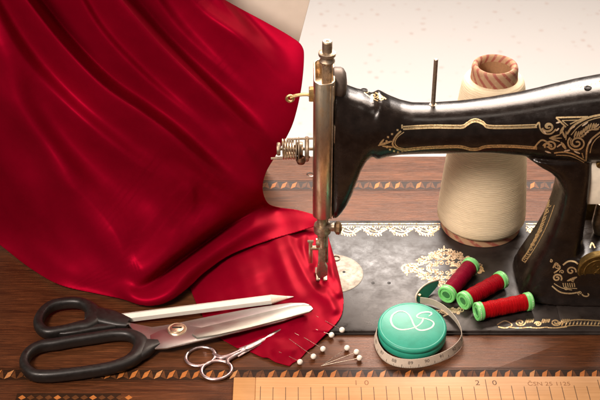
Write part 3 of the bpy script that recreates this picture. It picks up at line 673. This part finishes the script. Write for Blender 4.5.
def fieldA(X, Y):
    H = fA(X, Y)
    for ln, A_, wl, wr, fi, fo in FOLDS:
        d, t = sdist(X, Y, ln); e = sst(t, 0, .35) if fi > 0 else 1
        H = H+A_*prof(d, wl, wr)*e*(1-sst(t, fo-.35, 1.0))
    # crease between drape and rolled hem, then the roll
    d, t = sdist(X, Y, [(128, 290), (150, 283), (176, 264), (205, 243), (235, 222), (262, 205)])
    H = H-1.2*np.exp(-(d/5.0)**2)*(1-.7*sst(t, .6, 1))*sst(t, 0, .35) + .35*np.exp(-((d-16)/12)**2)*sst(t, 0, .15)*(1-sst(t, .7, 1))
    d, t = sdist(X, Y, [(118, 280), (132, 297), (150, 301), (170, 293), (190, 272), (220, 249), (255, 228), (290, 218), (318, 221)])
    H = H+.55*np.exp(-(d/8.5)**2)*(1-.65*sst(t, .55, 1))*sst(t, 0, .1)
    # small random slackness
    H = H+.12*np.sin(X*.021+Y*.034+1.3)*np.sin(X*.043-Y*.019)
    ac = (X-Y*1.05)*.7; al = (X+Y)*.7; fan = np.clip((Y+60)/260, 0, 1)
    H = H+.045*np.sin(ac*.17+1.5*np.sin(al*.013))*(.5+.5*np.sin(al*.021+ac*.03+1))
    q = (H-.14)*6; return .14+np.where(q > 20, q, np.log1p(np.exp(np.minimum(q, 20))))/6
cl = MB()
polyA = [(-70, -75), (40, -78), (150, -72), (192, -22), (225, 0), (262, 20), (290, 36), (302, 46), (304, 60), (301, 90), (294, 120), (286, 138), (276, 155), (266, 172), (262.5, 188), (267, 202), (277, 207), (297, 210), (316, 216), (320, 224), (300, 231), (270, 240), (232, 254), (205, 272), (190, 286), (173, 299), (158, 305), (141, 305), (122, 299), (98, 294), (60, 285), (30, 268), (0, 245), (-35, 220), (-72, 190)]
sheet(cl, polyA, fieldA, 1.0)
BP = [(188, 279, .12), (205, 262, .25), (232, 247, .35), (262, 236, .35), (300, 222, .40), (322, 216, .45), (320, 272, .48), (330, 250, .50), (341, 285, .5), (343, 305, .46), (338, 322, .46), (320, 333, .40), (318, 342, .14), (300, 354, .10), (290, 365, .10), (262, 357, .10), (222, 339, .10), (200, 310, .10), (230, 300, .22), (262, 300, .38), (262, 330, .22), (250, 345, .12), (300, 335, .42), (290, 300, .46), (300, 270, .55), (240, 270, .42)]
fB = rbf([(a, b) for a, b, _ in BP], [c for _, _, c in BP])
def fieldB(X, Y):
    H = fB(X, Y)
    for ln, A_, wl, wr in (([(282, 222), (292, 250), (308, 282), (330, 306)], .34, 18, 6), ([(270, 225), (280, 255), (292, 285), (310, 312)], .16, 9, 7), ([(306, 226), (303, 248), (309, 270), (318, 290)], .14, 5, 4), ([(322, 286), (330, 300), (338, 316)], .14, 4, 4), ([(329, 262), (337, 280), (342, 300)], .14, 3, 3), ([(318, 262), (324, 275), (334, 292), (343, 300)], .16, 5, 5), ([(300, 238), (308, 258), (316, 272)], .2, 5, 5), ([(326, 235), (331, 262), (333, 285)], .16, 4, 4),
                           ([(215, 262), (240, 275), (270, 300), (300, 318)], .12, 22, 16), ([(268, 240), (255, 262), (262, 285)], .12, 14, 14), ([(225, 325), (255, 318), (290, 322), (325, 312)], .12, 10, 12), ([(240, 345), (262, 338), (285, 345), (300, 340)], .07, 6, 6), ([(222, 330), (240, 322), (262, 330)], .08, 6, 5), ([(270, 355), (283, 350), (298, 352)], .06, 4, 4)):
        d, t = sdist(X, Y, ln); H = H+1.9*A_*prof(d, wl, wr)*sst(t, 0, .25)*(1-sst(t, .75, 1))
    H = H+.06*np.sin(X*.11+Y*.07)*np.sin(X*.05-Y*.13)+.02*np.sin(X*.31+Y*.12)*np.sin(Y*.27-X*.1)
    Wy = CAMY+(FPX*math.cos(TH)-(Y-200)*math.sin(TH))*((H-CAMH)/(-FPX*math.sin(TH)-(Y-200)*math.cos(TH)))
    Wx = (X-300)*((H-CAMH)/(-FPX*math.sin(TH)-(Y-200)*math.cos(TH)))
    onbed = sst(Wy, YB0-.5, YB0-.05)*sst(Wx, XL-.6, XL-.1)
    return np.maximum(H, .07+onbed*(HB+.03))
polyB = [(186, 280), (205, 262), (232, 246), (262, 234), (300, 222), (322, 214), (327, 232), (332, 250), (336, 264), (341, 285), (343.5, 300), (342, 314), (336, 324), (321, 339), (313, 347), (308, 350), (303, 356), (298, 360.5), (292.5, 363.5), (290.3, 365.8), (288.8, 366), (283.5, 364.6), (275, 362), (268, 358), (262, 357.3), (250, 352), (240, 349.5), (230, 344), (222, 339.5), (219.5, 337.5), (208, 325), (197, 305), (190, 288)]
vsB, fsB = sheet(cl, polyB, fieldB, .9)
clothbvh = BVHTree.FromPolygons([Vector(v) for v in cl.v], cl.f)
co = cl.build('satin_cloth', M_cloth, smooth=180)
so = co.modifiers.new('thickness', 'SOLIDIFY'); so.thickness = .05*S; so.offset = 0
tag(co, 'crimson satin cloth draped in deep folds and fed under the presser foot', 'cloth')

# ------------------------------------------------------------------ cone of yarn
b0 = V(300, 248, HB).y; cR = 3.7; cyc = b0+cR; cxc = (481-300)/10.87
cone = thing('yarn_cone', 'large cream cone of yarn on a striped paper core behind the machine arm', 'yarn cone', (cxc, cyc, HB))
TC = Matrix.Translation((cxc, cyc, HB))
m = MB(); prf = [(3.3, .75), (3.85, .85), (4.02, 1.15), (4.03, 1.7)]
for i in range(40):
    t = i/39; prf.append((4.03-(4.03-2.75)*t+.012*math.sin(i*2.1)+.10*math.sin(PI*t), 1.7+t*13.0))
prf += [(2.66, 15.1), (2.5, 15.4), (2.2, 15.55), (1.8, 15.5)]
m.lathe(prf, 96, TC, cap=False)
o = m.build('yarn', M_yarn, cone, smooth=60)
m = MB(); m.lathe([(3.3, 0.02), (3.62, 0), (3.66, .06), (3.5, .9), (3.2, .9)], 72, TC); m.build('cone_base_rim', M_stripe, cone)
m = MB(); m.lathe([(2.15, 14.9), (2.02, 15.6), (1.98, 16.5), (1.9, 16.75), (1.72, 16.85), (1.52, 16.75), (1.42, 16.5), (1.35, 13.7), (1.2, 12.0)], 64, TC, cap=False); m.build('cone_core', M_stripe, cone, smooth=50)
m = MB(); m.lathe([(1.40, 16.3), (1.28, 12.5), (.05, 12.4)], 48, TC, cap=False); m.build('core_lining', M_coneinner, cone)
# move object-space origin of striped parts to the axis so that the stripes follow it
for ob in list(C.objects):
    if ob.parent == cone:
        me = ob.data; me.transform(Matrix.Translation(-(Vector((cxc, cyc, HB))*S))); ob.matrix_parent_inverse = Matrix(); ob.location = (0, 0, 0)

# ------------------------------------------------------------------ thread spools
def spool(near, far, mat, label):
    zc = HB+.80; a = V(near[0], near[1], zc); b = V(far[0], far[1], zc); ax = (a-b); L = ax.length; ax.normalize()
    root = thing('thread_spool', label, 'thread spool', (a+b)/2, 'sewing thread spools with mint caps'); root.location.z = HB*S
    root.rotation_euler = (0, 0, math.atan2(ax.y, ax.x))
    Mx = Matrix.Translation((0, 0, .80)) @ Matrix.Rotation(PI/2, 4, 'Y')   # local +Z of the lathe -> local +X (near end)
    def mk(mb, name, mt, par, sm=40):
        o = mb.build(name, mt, None, sm); o.parent = par; return o
    # thread: built round its own Z so the wound bands follow the axis
    m = MB(); prf = [(.45, -L/2+.5)]
    for i in range(60):
        t = i/59; prf.append((.70+.012*math.sin(i*1.7)+.02*math.sin(i*.45), -L/2+.5+t*(L-1.0)))
    prf.append((.45, L/2-.5)); m.lathe(prf, 40)
    o = mk(m, 'wound_thread', mat, root, 60); o.location = (0, 0, .80*S); o.rotation_euler = (0, PI/2, 0)
    for s in (1, -1):
        m = MB(); z1 = L/2
        prf = [(.68, z1-.55), (.78, z1-.52), (.80, z1-.45), (.80, z1-.34), (.77, z1-.32), (.77, z1-.28), (.80, z1-.26), (.80, z1-.06), (.75, z1), (.64, z1), (.60, z1-.05), (.60, z1-.12), (.48, z1-.12), (.46, z1-.02), (.36, z1-.02), (.33, z1-.1), (.33, z1-.5), (.02, z1-.5)]
        m.lathe(prf, 40, Mx @ (Matrix() if s > 0 else Matrix.Rotation(PI, 4, 'X')))
        c = mk(m, 'end_cap', M_green, root)
        m = MB(); m.lathe([(.325, z1-.08), (.31, z1-.45), (.02, z1-.45)], 24, Mx @ (Matrix() if s > 0 else Matrix.Rotation(PI, 4, 'X'))); mk(m, 'bore', M_greeni, c)
        m = MB(); rr = random.Random(int(near[0])+s)
        for k in range(34):      # tiny raised print round the cap
            t = 2*PI*k/34
            m.box((0, 0, 0), (.006, .03+.05*rr.random(), .03+.07*rr.random()), M=Mx @ (Matrix() if s > 0 else Matrix.Rotation(PI, 4, 'X')) @ Matrix.Rotation(t, 4, 'Z') @ Matrix.Translation((.803, 0, z1-.16)))
        mk(m, 'cap_print', M_white, c)
    return root
spool((446, 295.5), (472, 264.5), M_t1, 'dark wine red thread spool, leftmost and nearest the gold ornament on the bed')
spool((462.5, 301.5), (503, 279), M_t2, 'crimson thread spool lying between the wine and the scarlet spool')
spool((476, 312), (531, 301), M_t3, 'bright scarlet thread spool lying closest to the front edge of the machine bed')

# ------------------------------------------------------------------ tape measure
tilt = math.radians(4.6); ctr = V(412, 329, 1.0)
TMx = Matrix.Translation((ctr.x, YB0-.0, HB)) @ Matrix.Rotation(tilt, 4, 'X') @ Matrix.Translation((0, ctr.y-YB0, 0.01))
tm = thing('tape_measure', 'round turquoise tape measure with pale swirling monogram, its tape looped round it', 'tape measure', TMx.translation)
RT = 2.84; m = MB(); m.lathe([(RT-.15, 0), (RT-.03, .05), (RT, .15), (RT, .60), (RT-.04, .64), (RT-.04, .68), (RT, .72), (RT, .95), (RT-.05, 1.05), (RT-.14, 1.10), (RT-.22, 1.11), (RT-.25, 1.09), (RT-.3, 1.11), (.4, 1.13), (.02, 1.13)], 96, TMx)
case = m.build('case', M_turq, tm, smooth=50)
# monogram traced on the lid
Z = lambda q: (375+q[0]/6.16, 295+q[1]/6.16)
S1 = [(330, 132), (348, 118), (342, 108), (315, 105), (280, 112), (258, 128), (268, 140), (310, 146), (350, 160), (362, 178), (345, 202), (300, 217), (262, 212), (240, 185), (225, 150), (205, 118), (175, 101), (140, 102), (110, 122), (98, 152), (108, 185), (135, 207), (170, 214), (215, 208), (255, 195), (285, 172), (296, 150), (298, 140)]
invT = TMx.inverted(); pn = TMx @ Vector((0, 0, 1.132)); nn = (TMx.to_3x3() @ Vector((0, 0, 1)))
def lid(px, py):
    d = ray(px, py); t = (pn-CO).dot(nn)/d.dot(nn); return CO+d*t
P3 = [lid(*Z(q)) for q in S1]; P3 = cr(P3, 8); m = MB(); n_ = len(P3); prev = None; vv = []; ff = []
for i, p in enumerate(P3):
    t = (P3[min(i+1, n_-1)]-P3[max(i-1, 0)]).normalized(); sd = nn.cross(t); wdt = .038+.034*abs(math.sin(i/n_*PI*3.2+.6)); wdt *= min(1, .3+min(i, n_-1-i)/12)
    vv += [p+sd*wdt+nn*.006, p-sd*wdt+nn*.006]
    if i: ff.append((2*i-2, 2*i-1, 2*i+1, 2*i))
m.add(vv, ff); m.build('lid_monogram', M_pink, case)
# the tape itself: a strip standing on edge, looping round the case
path = [(420, 303, .45), (432, 305, .45), (444, 311, .42), (454, 320, .40), (461, 331, .38), (463, 342, .12), (457, 352, .05), (445, 360, .04), (428, 366, .04), (410, 368.2, .04), (394, 366, .04), (383, 360, .05), (376.5, 351, .08), (374, 342, .2), (375, 334, .4), (379, 329, .45)]
pp = cr([V(x, y, z) for x, y, z in path], 10); m = MB(); vv = []; ff = []
cc = Vector((ctr.x, ctr.y, 0)); hT = .80; lean = .22
rs = []
for i, p in enumerate(pp):
    t = pp[min(i+1, len(pp)-1)]-pp[max(i-1, 0)]; t.z = 0; t.normalize(); o_ = Vector((t.y, -t.x, 0))
    if o_.dot(p-cc) < 0: o_ = -o_
    up_ = (Vector((0, 0, 1))*math.cos(lean)-o_*math.sin(lean)*(1 if 1 else 0))
    rs.append((p, o_, up_, t))
vv = []
for p, o_, up_, t in rs: vv += [p, p+up_*hT, p+up_*hT-o_*.025, p-o_*.025]
ff = []
for i in range(len(rs)-1):
    for k in range(4): l = (k+1) % 4; ff.append((4*i+k, 4*i+l, 4*i+4+l, 4*i+4+k))
m.add(vv, ff, 0)
cum = 0; nxt = .2; idx = 0; nums = iter(['97', '96', '95', '94', '93', '92', '91', '90', '89', '88', '87', '86'])
for i in range(1, len(rs)):
    L0 = (rs[i][0]-rs[i-1][0]).length
    while cum+L0 >= nxt:
        f = (nxt-cum)/L0; p = rs[i-1][0].lerp(rs[i][0], f); _, o_, up_, t = rs[i]
        big = idx % 10 == 0; mid = idx % 5 == 0
        h_ = .30 if big else (.2 if mid else .11); wd = .022 if big else .014
        b_ = p+o_*.006
        m.add([b_-t*wd, b_+t*wd, b_+t*wd+up_*h_, b_-t*wd+up_*h_], [(0, 1, 2, 3)], 1)
        if idx % 10 == 5:
            c_ = p+o_*.008+up_*.47; tx = t if t.cross(up_).dot(o_) > 0 else -t
            Mt = Matrix(((tx.x, up_.x, o_.x, c_.x), (tx.y, up_.y, o_.y, c_.y), (tx.z, up_.z, o_.z, c_.z), (0, 0, 0, 1)))
            text_mesh(next(nums, '85'), .42, Mt, 1, m)
        idx += 1; nxt += .13 if False else .14
    cum += L0
m.build('tape', [M_tape, M_tape_ink], tm, smooth=60)
# pull tab: dark green leather tongue with pale edge and rivet
a_ = V(417, 301, .5); b_ = V(425, 290, .9); c_ = V(438, 283, 1.1); d_ = V(440, 282, .9); e_ = V(432, 292, .45); f_ = V(422, 301, .42)
m = MB(); ou = cr([V(417.5, 302, .45), V(418, 295, 1.0), V(423, 288, 1.25), V(431, 283.5, 1.25), V(438, 281, 1.1), V(437, 286, .8), V(431, 293, .5), V(424, 301, .42)], 5, closed=True)
nt = (ou[15]-ou[0]).cross(ou[30]-ou[0]).normalized()
m.rings([[p-nt*.06 for p in ou], [p+nt*.06 for p in ou]], 0); tb = m.build('pull_tab', M_turq_d, tm, smooth=30)
m = MB(); m.tube(cr([V(416.5, 303, .45), V(416, 296, 1.05), V(421, 288.5, 1.3), V(429, 283, 1.35), V(439, 280, 1.15)], 6), .12, 8, flat=.6); m.build('tab_edge', M_tape, tb)
m = MB(); m.lathe([(.02, -.06), (.12, -.05), (.13, .05), (.02, .09)], 16, Matrix.Translation(V(419.5, 295, 1.1))); m.build('rivet', M_gold, tb)

# ------------------------------------------------------------------ dressmaking shears
sh = thing('fabric_shears', 'large fabric shears with black handles lying on the dark table at the left', 'shears', V(177, 329, .6))
Z3 = lambda q: (10+q[0]/4, 290+q[1]/4)
def loopring(name, ctr_pts, rad, z, flat, par, extra=None):
    P = cr([V(*Z3(q), z) for q in ctr_pts], 8, closed=True); n = len(P); rr = cr([(r, 0, 0) for r in rad], 8, closed=True)
    m = MB(); rs = []
    for i, p in enumerate(P):
        t = (P[(i+1) % n]-P[i-1]).normalized(); sd = t.cross(Vector((0, 0, 1))).normalized(); r = rr[i].x
        ring = []
        for k in range(20):
            a = 2*PI*k/20; c, s = math.cos(a), math.sin(a)
            ring.append(p+sd*(r*math.copysign(abs(c)**.75, c))+Vector((0, 0, 1))*(flat*math.copysign(abs(s)**.75, s)))
        rs.append(ring)
    m.rings(rs, closed=True)
    return m
lower = [(58, 300), (72, 258), (118, 228), (190, 216), (260, 204), (340, 192), (420, 180), (480, 182), (520, 205), (522, 240), (488, 280), (420, 308), (330, 325), (230, 338), (150, 345), (90, 338)]
lr = [.40, .40, .42, .42, .40, .40, .42, .48, .60, .66, .56, .46, .42, .42, .42, .42]
m = loopring('h', lower, lr, .62, .52, sh)
# tongue into the joint
def tongue(m, pts, zz, hh):
    P = [V(*Z3(q[:2]), zz) for q in pts]; rs = []
    for i, p in enumerate(P):
        t = (P[min(i+1, len(P)-1)]-P[max(i-1, 0)]).normalized(); sd = t.cross(Vector((0, 0, 1))).normalized(); r = pts[i][2]; h = hh[i]
        rs.append([p+sd*(r*math.copysign(abs(math.cos(a))**.6, math.cos(a)))+Vector((0, 0, h*math.copysign(abs(math.sin(a))**.6, math.sin(a)))) for a in [2*PI*k/24 for k in range(24)]])
    m.rings(rs)
tongue(m, [(496, 240, 1.25), (515, 238, 1.25), (540, 232, 1.0), (565, 224, .68), (596, 215, .34)], .62, [.3, .5, .48, .42, .30])
h1 = m.build('handle', M_handle, sh, smooth=60); h1['label'] = 'larger near handle with long finger loop'
upper = [(115, 140), (128, 98), (165, 66), (225, 52), (285, 54), (325, 78), (338, 112), (318, 140), (270, 152), (205, 166), (145, 170)]
ur = [.44, .42, .42, .42, .44, .58, .75, .62, .48, .42, .44]
m = loopring('h', upper, ur, .70, .50, sh)
tongue(m, [(300, 110, .5), (350, 106, .95), (400, 117, .92), (440, 128, .78), (474, 134, .55)], .72, [.3, .48, .46, .4, .30])
tongue(m, [(150, 178, .1), (220, 182, .22), (280, 172, .28), (330, 158, .4), (420, 150, .3), (455, 142, .15)], .55, [.2, .4, .4, .4, .4, .3])
h2 = m.build('handle', M_handle, sh, smooth=60); h2['label'] = 'smaller far handle with round thumb loop'
SL = .0033
def plate(px_pts, z0, z1, mat, name, par, b=.04):
    P = [V(x, y, z1+SL*max(0, x-150)) for x, y in px_pts]; m = MB(); m.prism([(p.x, p.y) for p in P], z0, z1, b=b, bb=.01)
    xa = V(150, 330, z1).x; m.v = [(x, y, z+SL*11.9*max(0, x-xa)) for x, y, z in m.v]; return m.build(name, mat, par, smooth=25)
plate([(126, 322), (152, 327), (172, 324), (210, 316), (252, 308), (290, 302.6), (304, 302.6), (310, 304.5), (283, 315.5), (217, 331), (194, 338), (160, 348), (145, 343)], .52, .66, M_shank, 'back_blade', sh)
plate([(150, 335), (160, 330), (176, 322.5), (190, 325), (200, 327), (217, 331), (283, 316), (312, 310.5), (283, 320.5), (217, 336.5), (167, 348), (152, 348.5)], .67, .80, M_steel, 'front_blade', sh)
bv = plate([(192, 333.5), (196, 328.5), (230, 320.5), (262, 312.5), (293, 305.2), (305, 304), (311, 305.5), (313, 308.5), (309.5, 311.5), (283, 318.8), (250, 327.2), (217, 334.6), (197, 337.5)], .81, .95, M_bladeb, 'blade_bevel', sh, b=.05)
c_ = V(177, 329, .93); m = MB(); m.lathe([(.02, -.3), (.78, -.28), (.80, 0), (.72, .06), (.60, .05), (.55, .12), (.45, .15), (.02, .17)], 36, Matrix.Translation(c_)); pv = m.build('pivot_screw', metal('warm_steel_screw', (.78, .66, .5), (.5, .36, .22), .25), sh)
m = MB(); m.box(c_+Vector((0, 0, .18)), (.8, .13, .02)); m.build('screw_slot', M_dark, pv)

# ------------------------------------------------------------------ embroidery scissors
es = thing('embroidery_scissors', 'small rosy steel embroidery scissors with two ring handles, tip on the red cloth', 'scissors', V(240, 352, .2))
def Z8(q): return (185+q[0]/5.217, 320+q[1]/5.217)
def half(ring_c, rx, ry, rot, shank, tip, z, zt, name):
    m = MB(); ring = []
    for k in range(40):
        a = 2*PI*k/40; x = ring_c[0]+rx*math.cos(a)*math.cos(rot)-ry*math.sin(a)*math.sin(rot); y = ring_c[1]+rx*math.cos(a)*math.sin(rot)+ry*math.sin(a)*math.cos(rot); ring.append(V(x, y, z))
    m.tube(ring, .145, 12, closed=True, upv=(0, 0, 1), flat=.95); m.tube(cr([V(x, y, z_) for x, y, z_ in shank], 6), [.13+.07*math.sin(PI*i/(6*(len(shank)-1))) for i in range(6*(len(shank)-1)+1)], 12, upv=(0, 0, 1), flat=.8)
    L = [V(x, y, z_) for x, y, z_ in tip]; L = cr(L, 6); n = len(L)
    rs = []
    for i, p in enumerate(L):
        t = (L[min(i+1, n-1)]-L[max(i-1, 0)]).normalized(); sd = t.cross(Vector((0, 0, 1))).normalized(); u = i/(n-1); r = .30*(1-u)**.7+.02; hh = .09*(1-u)+.015
        rs.append([p+sd*r*a+Vector((0, 0, hh*b)) for a, b in ((-1, -.6), (0, -1), (1, -.6), (1, .1), (.2, 1), (-.6, .6))])
    m.rings(rs); return m.build(name, M_rose, es, smooth=30)
half((200.5, 356.6), 14.8, 9.3, -.18, [(213, 353.5, .22), (217, 356, .24), (222, 357.5, .27), (232, 354.5, .32), (246, 347.5, .36)], [(240, 350, .36), (252, 345, .38), (264, 338.5, .42), (276, 331.5, .5), (284, 327, .58)], .17, 0, 'scissor_half')
half((216.5, 370.2), 15.2, 9.2, -.12, [(228, 363.5, .24), (228, 360, .27), (234, 356, .30), (243, 351.5, .26)], [(236, 355, .25), (250, 347.5, .26), (264, 340, .32), (275, 333, .44), (284, 327.4, .54)], .17, 0, 'scissor_half')
m = MB(); m.lathe([(.02, -.1), (.17, -.08), (.17, .05), (.02, .08)], 18, Matrix.Translation(V(246, 348.2, .42))); m.build('pivot_rivet', M_steel, es)

# ------------------------------------------------------------------ white pencil
pa, pb_ = V(108, 320, .45), V(271, 299.5, 1.15); tp = V(293.5, 296.8, 1.2); ax = (pb_-pa).normalized(); up0 = (Vector((0, 0, 1))-ax*ax.z).normalized(); sd0 = ax.cross(up0)
tp = pb_+ax*((tp-pb_).length)
pe = thing('white_pencil', 'white flat-sided marking pencil lying above the shears, sharpened tip on the cloth', 'pencil', pa)
hexr = lambda p, r, rz: [p+sd0*(r*math.cos(a))+up0*(rz*math.sin(a)) for a in [PI/6+PI/3*k for k in range(6)]]
m = MB(); m.rings([hexr(pa, .40, .36), hexr(pa+ax*.05, .44, .40), hexr(pb_, .44, .40)]); m.build('barrel', M_white, pe, smooth=20)
m = MB(); t1 = pb_+(tp-pb_)*.72
rs = []
for u in (0, .5, 1):
    r = .44*(1-u)+.12*u; rs.append([pb_+ax*.002+(t1-pb_)*u+sd0*(r*math.cos(a))+up0*(r*.92*math.sin(a)) for a in [2*PI*k/24 for k in range(24)]])
m.rings(rs); m.build('sharpened_wood', M_tipw, pe)
m = MB(); m.rings([[t1+(tp-t1)*u+sd0*(r*math.cos(a))+up0*(r*math.sin(a)) for a in [2*PI*k/16 for k in range(16)]] for u, r in ((0, .12), (.6, .06), (1, .015))]); m.build('chalk_core', M_lead, pe)

# ------------------------------------------------------------------ dressmaker pins
def hit(px, py, off):
    q = cast(clothbvh, px, py, 0); base = V(px, py, 0)
    qb = cast(bedbvh, px, py, 0)
    c = [x for x in (q, qb, base) if x is not None]; q = max(c, key=lambda v: v.z); return V(px, py, q.z+off)
def pin(head, tip, label, group, lift=.26, tiplift=.03, reveal=None):
    h = hit(*head, lift) if reveal is None else hit(*head, lift); t = hit(*tip, tiplift)
    root = thing('pearl_headed_pin', label, 'pin', h, group)
    m = MB(); m.lathe([(.24*math.sin(PI*k/12)+1e-4, -.24*math.cos(PI*k/12)) for k in range(13)], 24, Matrix.Translation(h)); m.build('pin_head', M_pin, root, smooth=90)
    m = MB(); m.tube([h, t], [.021, .021], 7)
    if reveal is not None:     # the point surfaces again further along the cloth
        r0, r1 = hit(*reveal[0], -.02), hit(*reveal[1], .05); m.tube([t, t+(t-h).normalized()*.3, r0, r1], [.028, .028, .026, .01], 7)
    m.build('pin_shaft', M_pinsh, root)
g1 = 'pearl-headed pins stuck along the cloth edge'
pin((342, 330), (327, 322), 'pin in the cloth corner nearest the machine bed, topmost of the pinned row', g1, reveal=((320, 318), (316, 316)))
pin((331.5, 335), (316, 329.5), 'second pin down the cloth edge, its head over the front edge of the bed', g1)
pin((323, 349), (308, 340), 'middle pin of the row along the cloth edge, head over the wood', g1, reveal=((301, 336.5), (294.5, 333)))
pin((313.5, 356.5), (289, 339), 'long-shafted pin, fourth down the cloth edge, nearer the loose pins', g1)
pin((300, 362), (290, 357), 'pin at the lowest tip of the cloth above the ruler', g1, reveal=((286, 355), (279, 352)))
g2 = 'loose pearl-headed pins fanned on the wood'
pin((347, 348), (322, 365.5), 'loose pin on bare wood, steepest and highest of the fan of three', g2)
pin((356.5, 352), (324, 364.6), 'loose pin on bare wood, middle of the fan of three', g2, tiplift=.1)
pin((359.5, 358), (321, 366), 'loose pin on bare wood, lowest and flattest of the fan of three', g2)

# ------------------------------------------------------------------ wooden ruler
ru = MB(); zr = .5; a_ = V(233.8, 377.5, zr); ang = math.radians(.25)
Mr = Matrix.Translation((a_.x, a_.y, 0.02)) @ Matrix.Rotation(ang, 4, 'Z')
ru.prism(rrect(1.75, 62, -4.2, 0, .06, 3), 0, zr, b=.05, M=Mr); rul = ru
ro = thing('wooden_ruler', 'pale wooden ruler with centimetre ticks lying along the front of the table', 'ruler', (a_.x, a_.y, 0))
stepx = .983*1.0
tk = MB()
for i in range(0, 60):
    x = 2.15+i*1.0*.99
    big = (i % 10 == 8) or False
    y1 = -.28 if i in (18, 27) else (-1.02 if i % 5 else -.92)
    if i == 18: y1 = -.18
    tk.add([Mr @ Vector(q) for q in ((x-.028, -4.1, zr+.004), (x+.028, -4.1, zr+.004), (x+.028, y1-.15, zr+.004), (x-.028, y1-.15, zr+.004))], [(0, 1, 2, 3)], 0)
tk2 = MB()
rb = ru.build('ruler_blade', M_ruler, ro, smooth=30)
tk.build('scale_marks', M_ink, rb)
for s_, px, py, sz, mt in (('1', 356, 383, .8, M_mark), ('0', 366.5, 383, .8, M_mark), ('2', 477.5, 383, .8, M_ink), ('0', 494.5, 383, .8, M_ink), ('ČSN 25 1125', 549, 384, .62, M_mark)):
    p = V(px, py, zr+.028); m = MB(); text_mesh(s_, sz, Matrix.Translation(p) @ Matrix.Rotation(ang, 4, 'Z'), 0, m); m.build('numeral' if len(s_) == 1 else 'stamped_lettering', mt, rb)
m = MB(); m.prism(rrect(0, 1.74, -4.2, .02, .1, 4), 0, zr-.005, b=.06, M=Mr); en = m.build('end_block', M_ruler_end, ro)
q = V(251, 381.5, zr); m = MB(); m.lathe([(.10, -.1), (.10, .01), (.02, .01)], 14, Matrix.Translation(q)); m.build('nail_hole', M_dark, en)
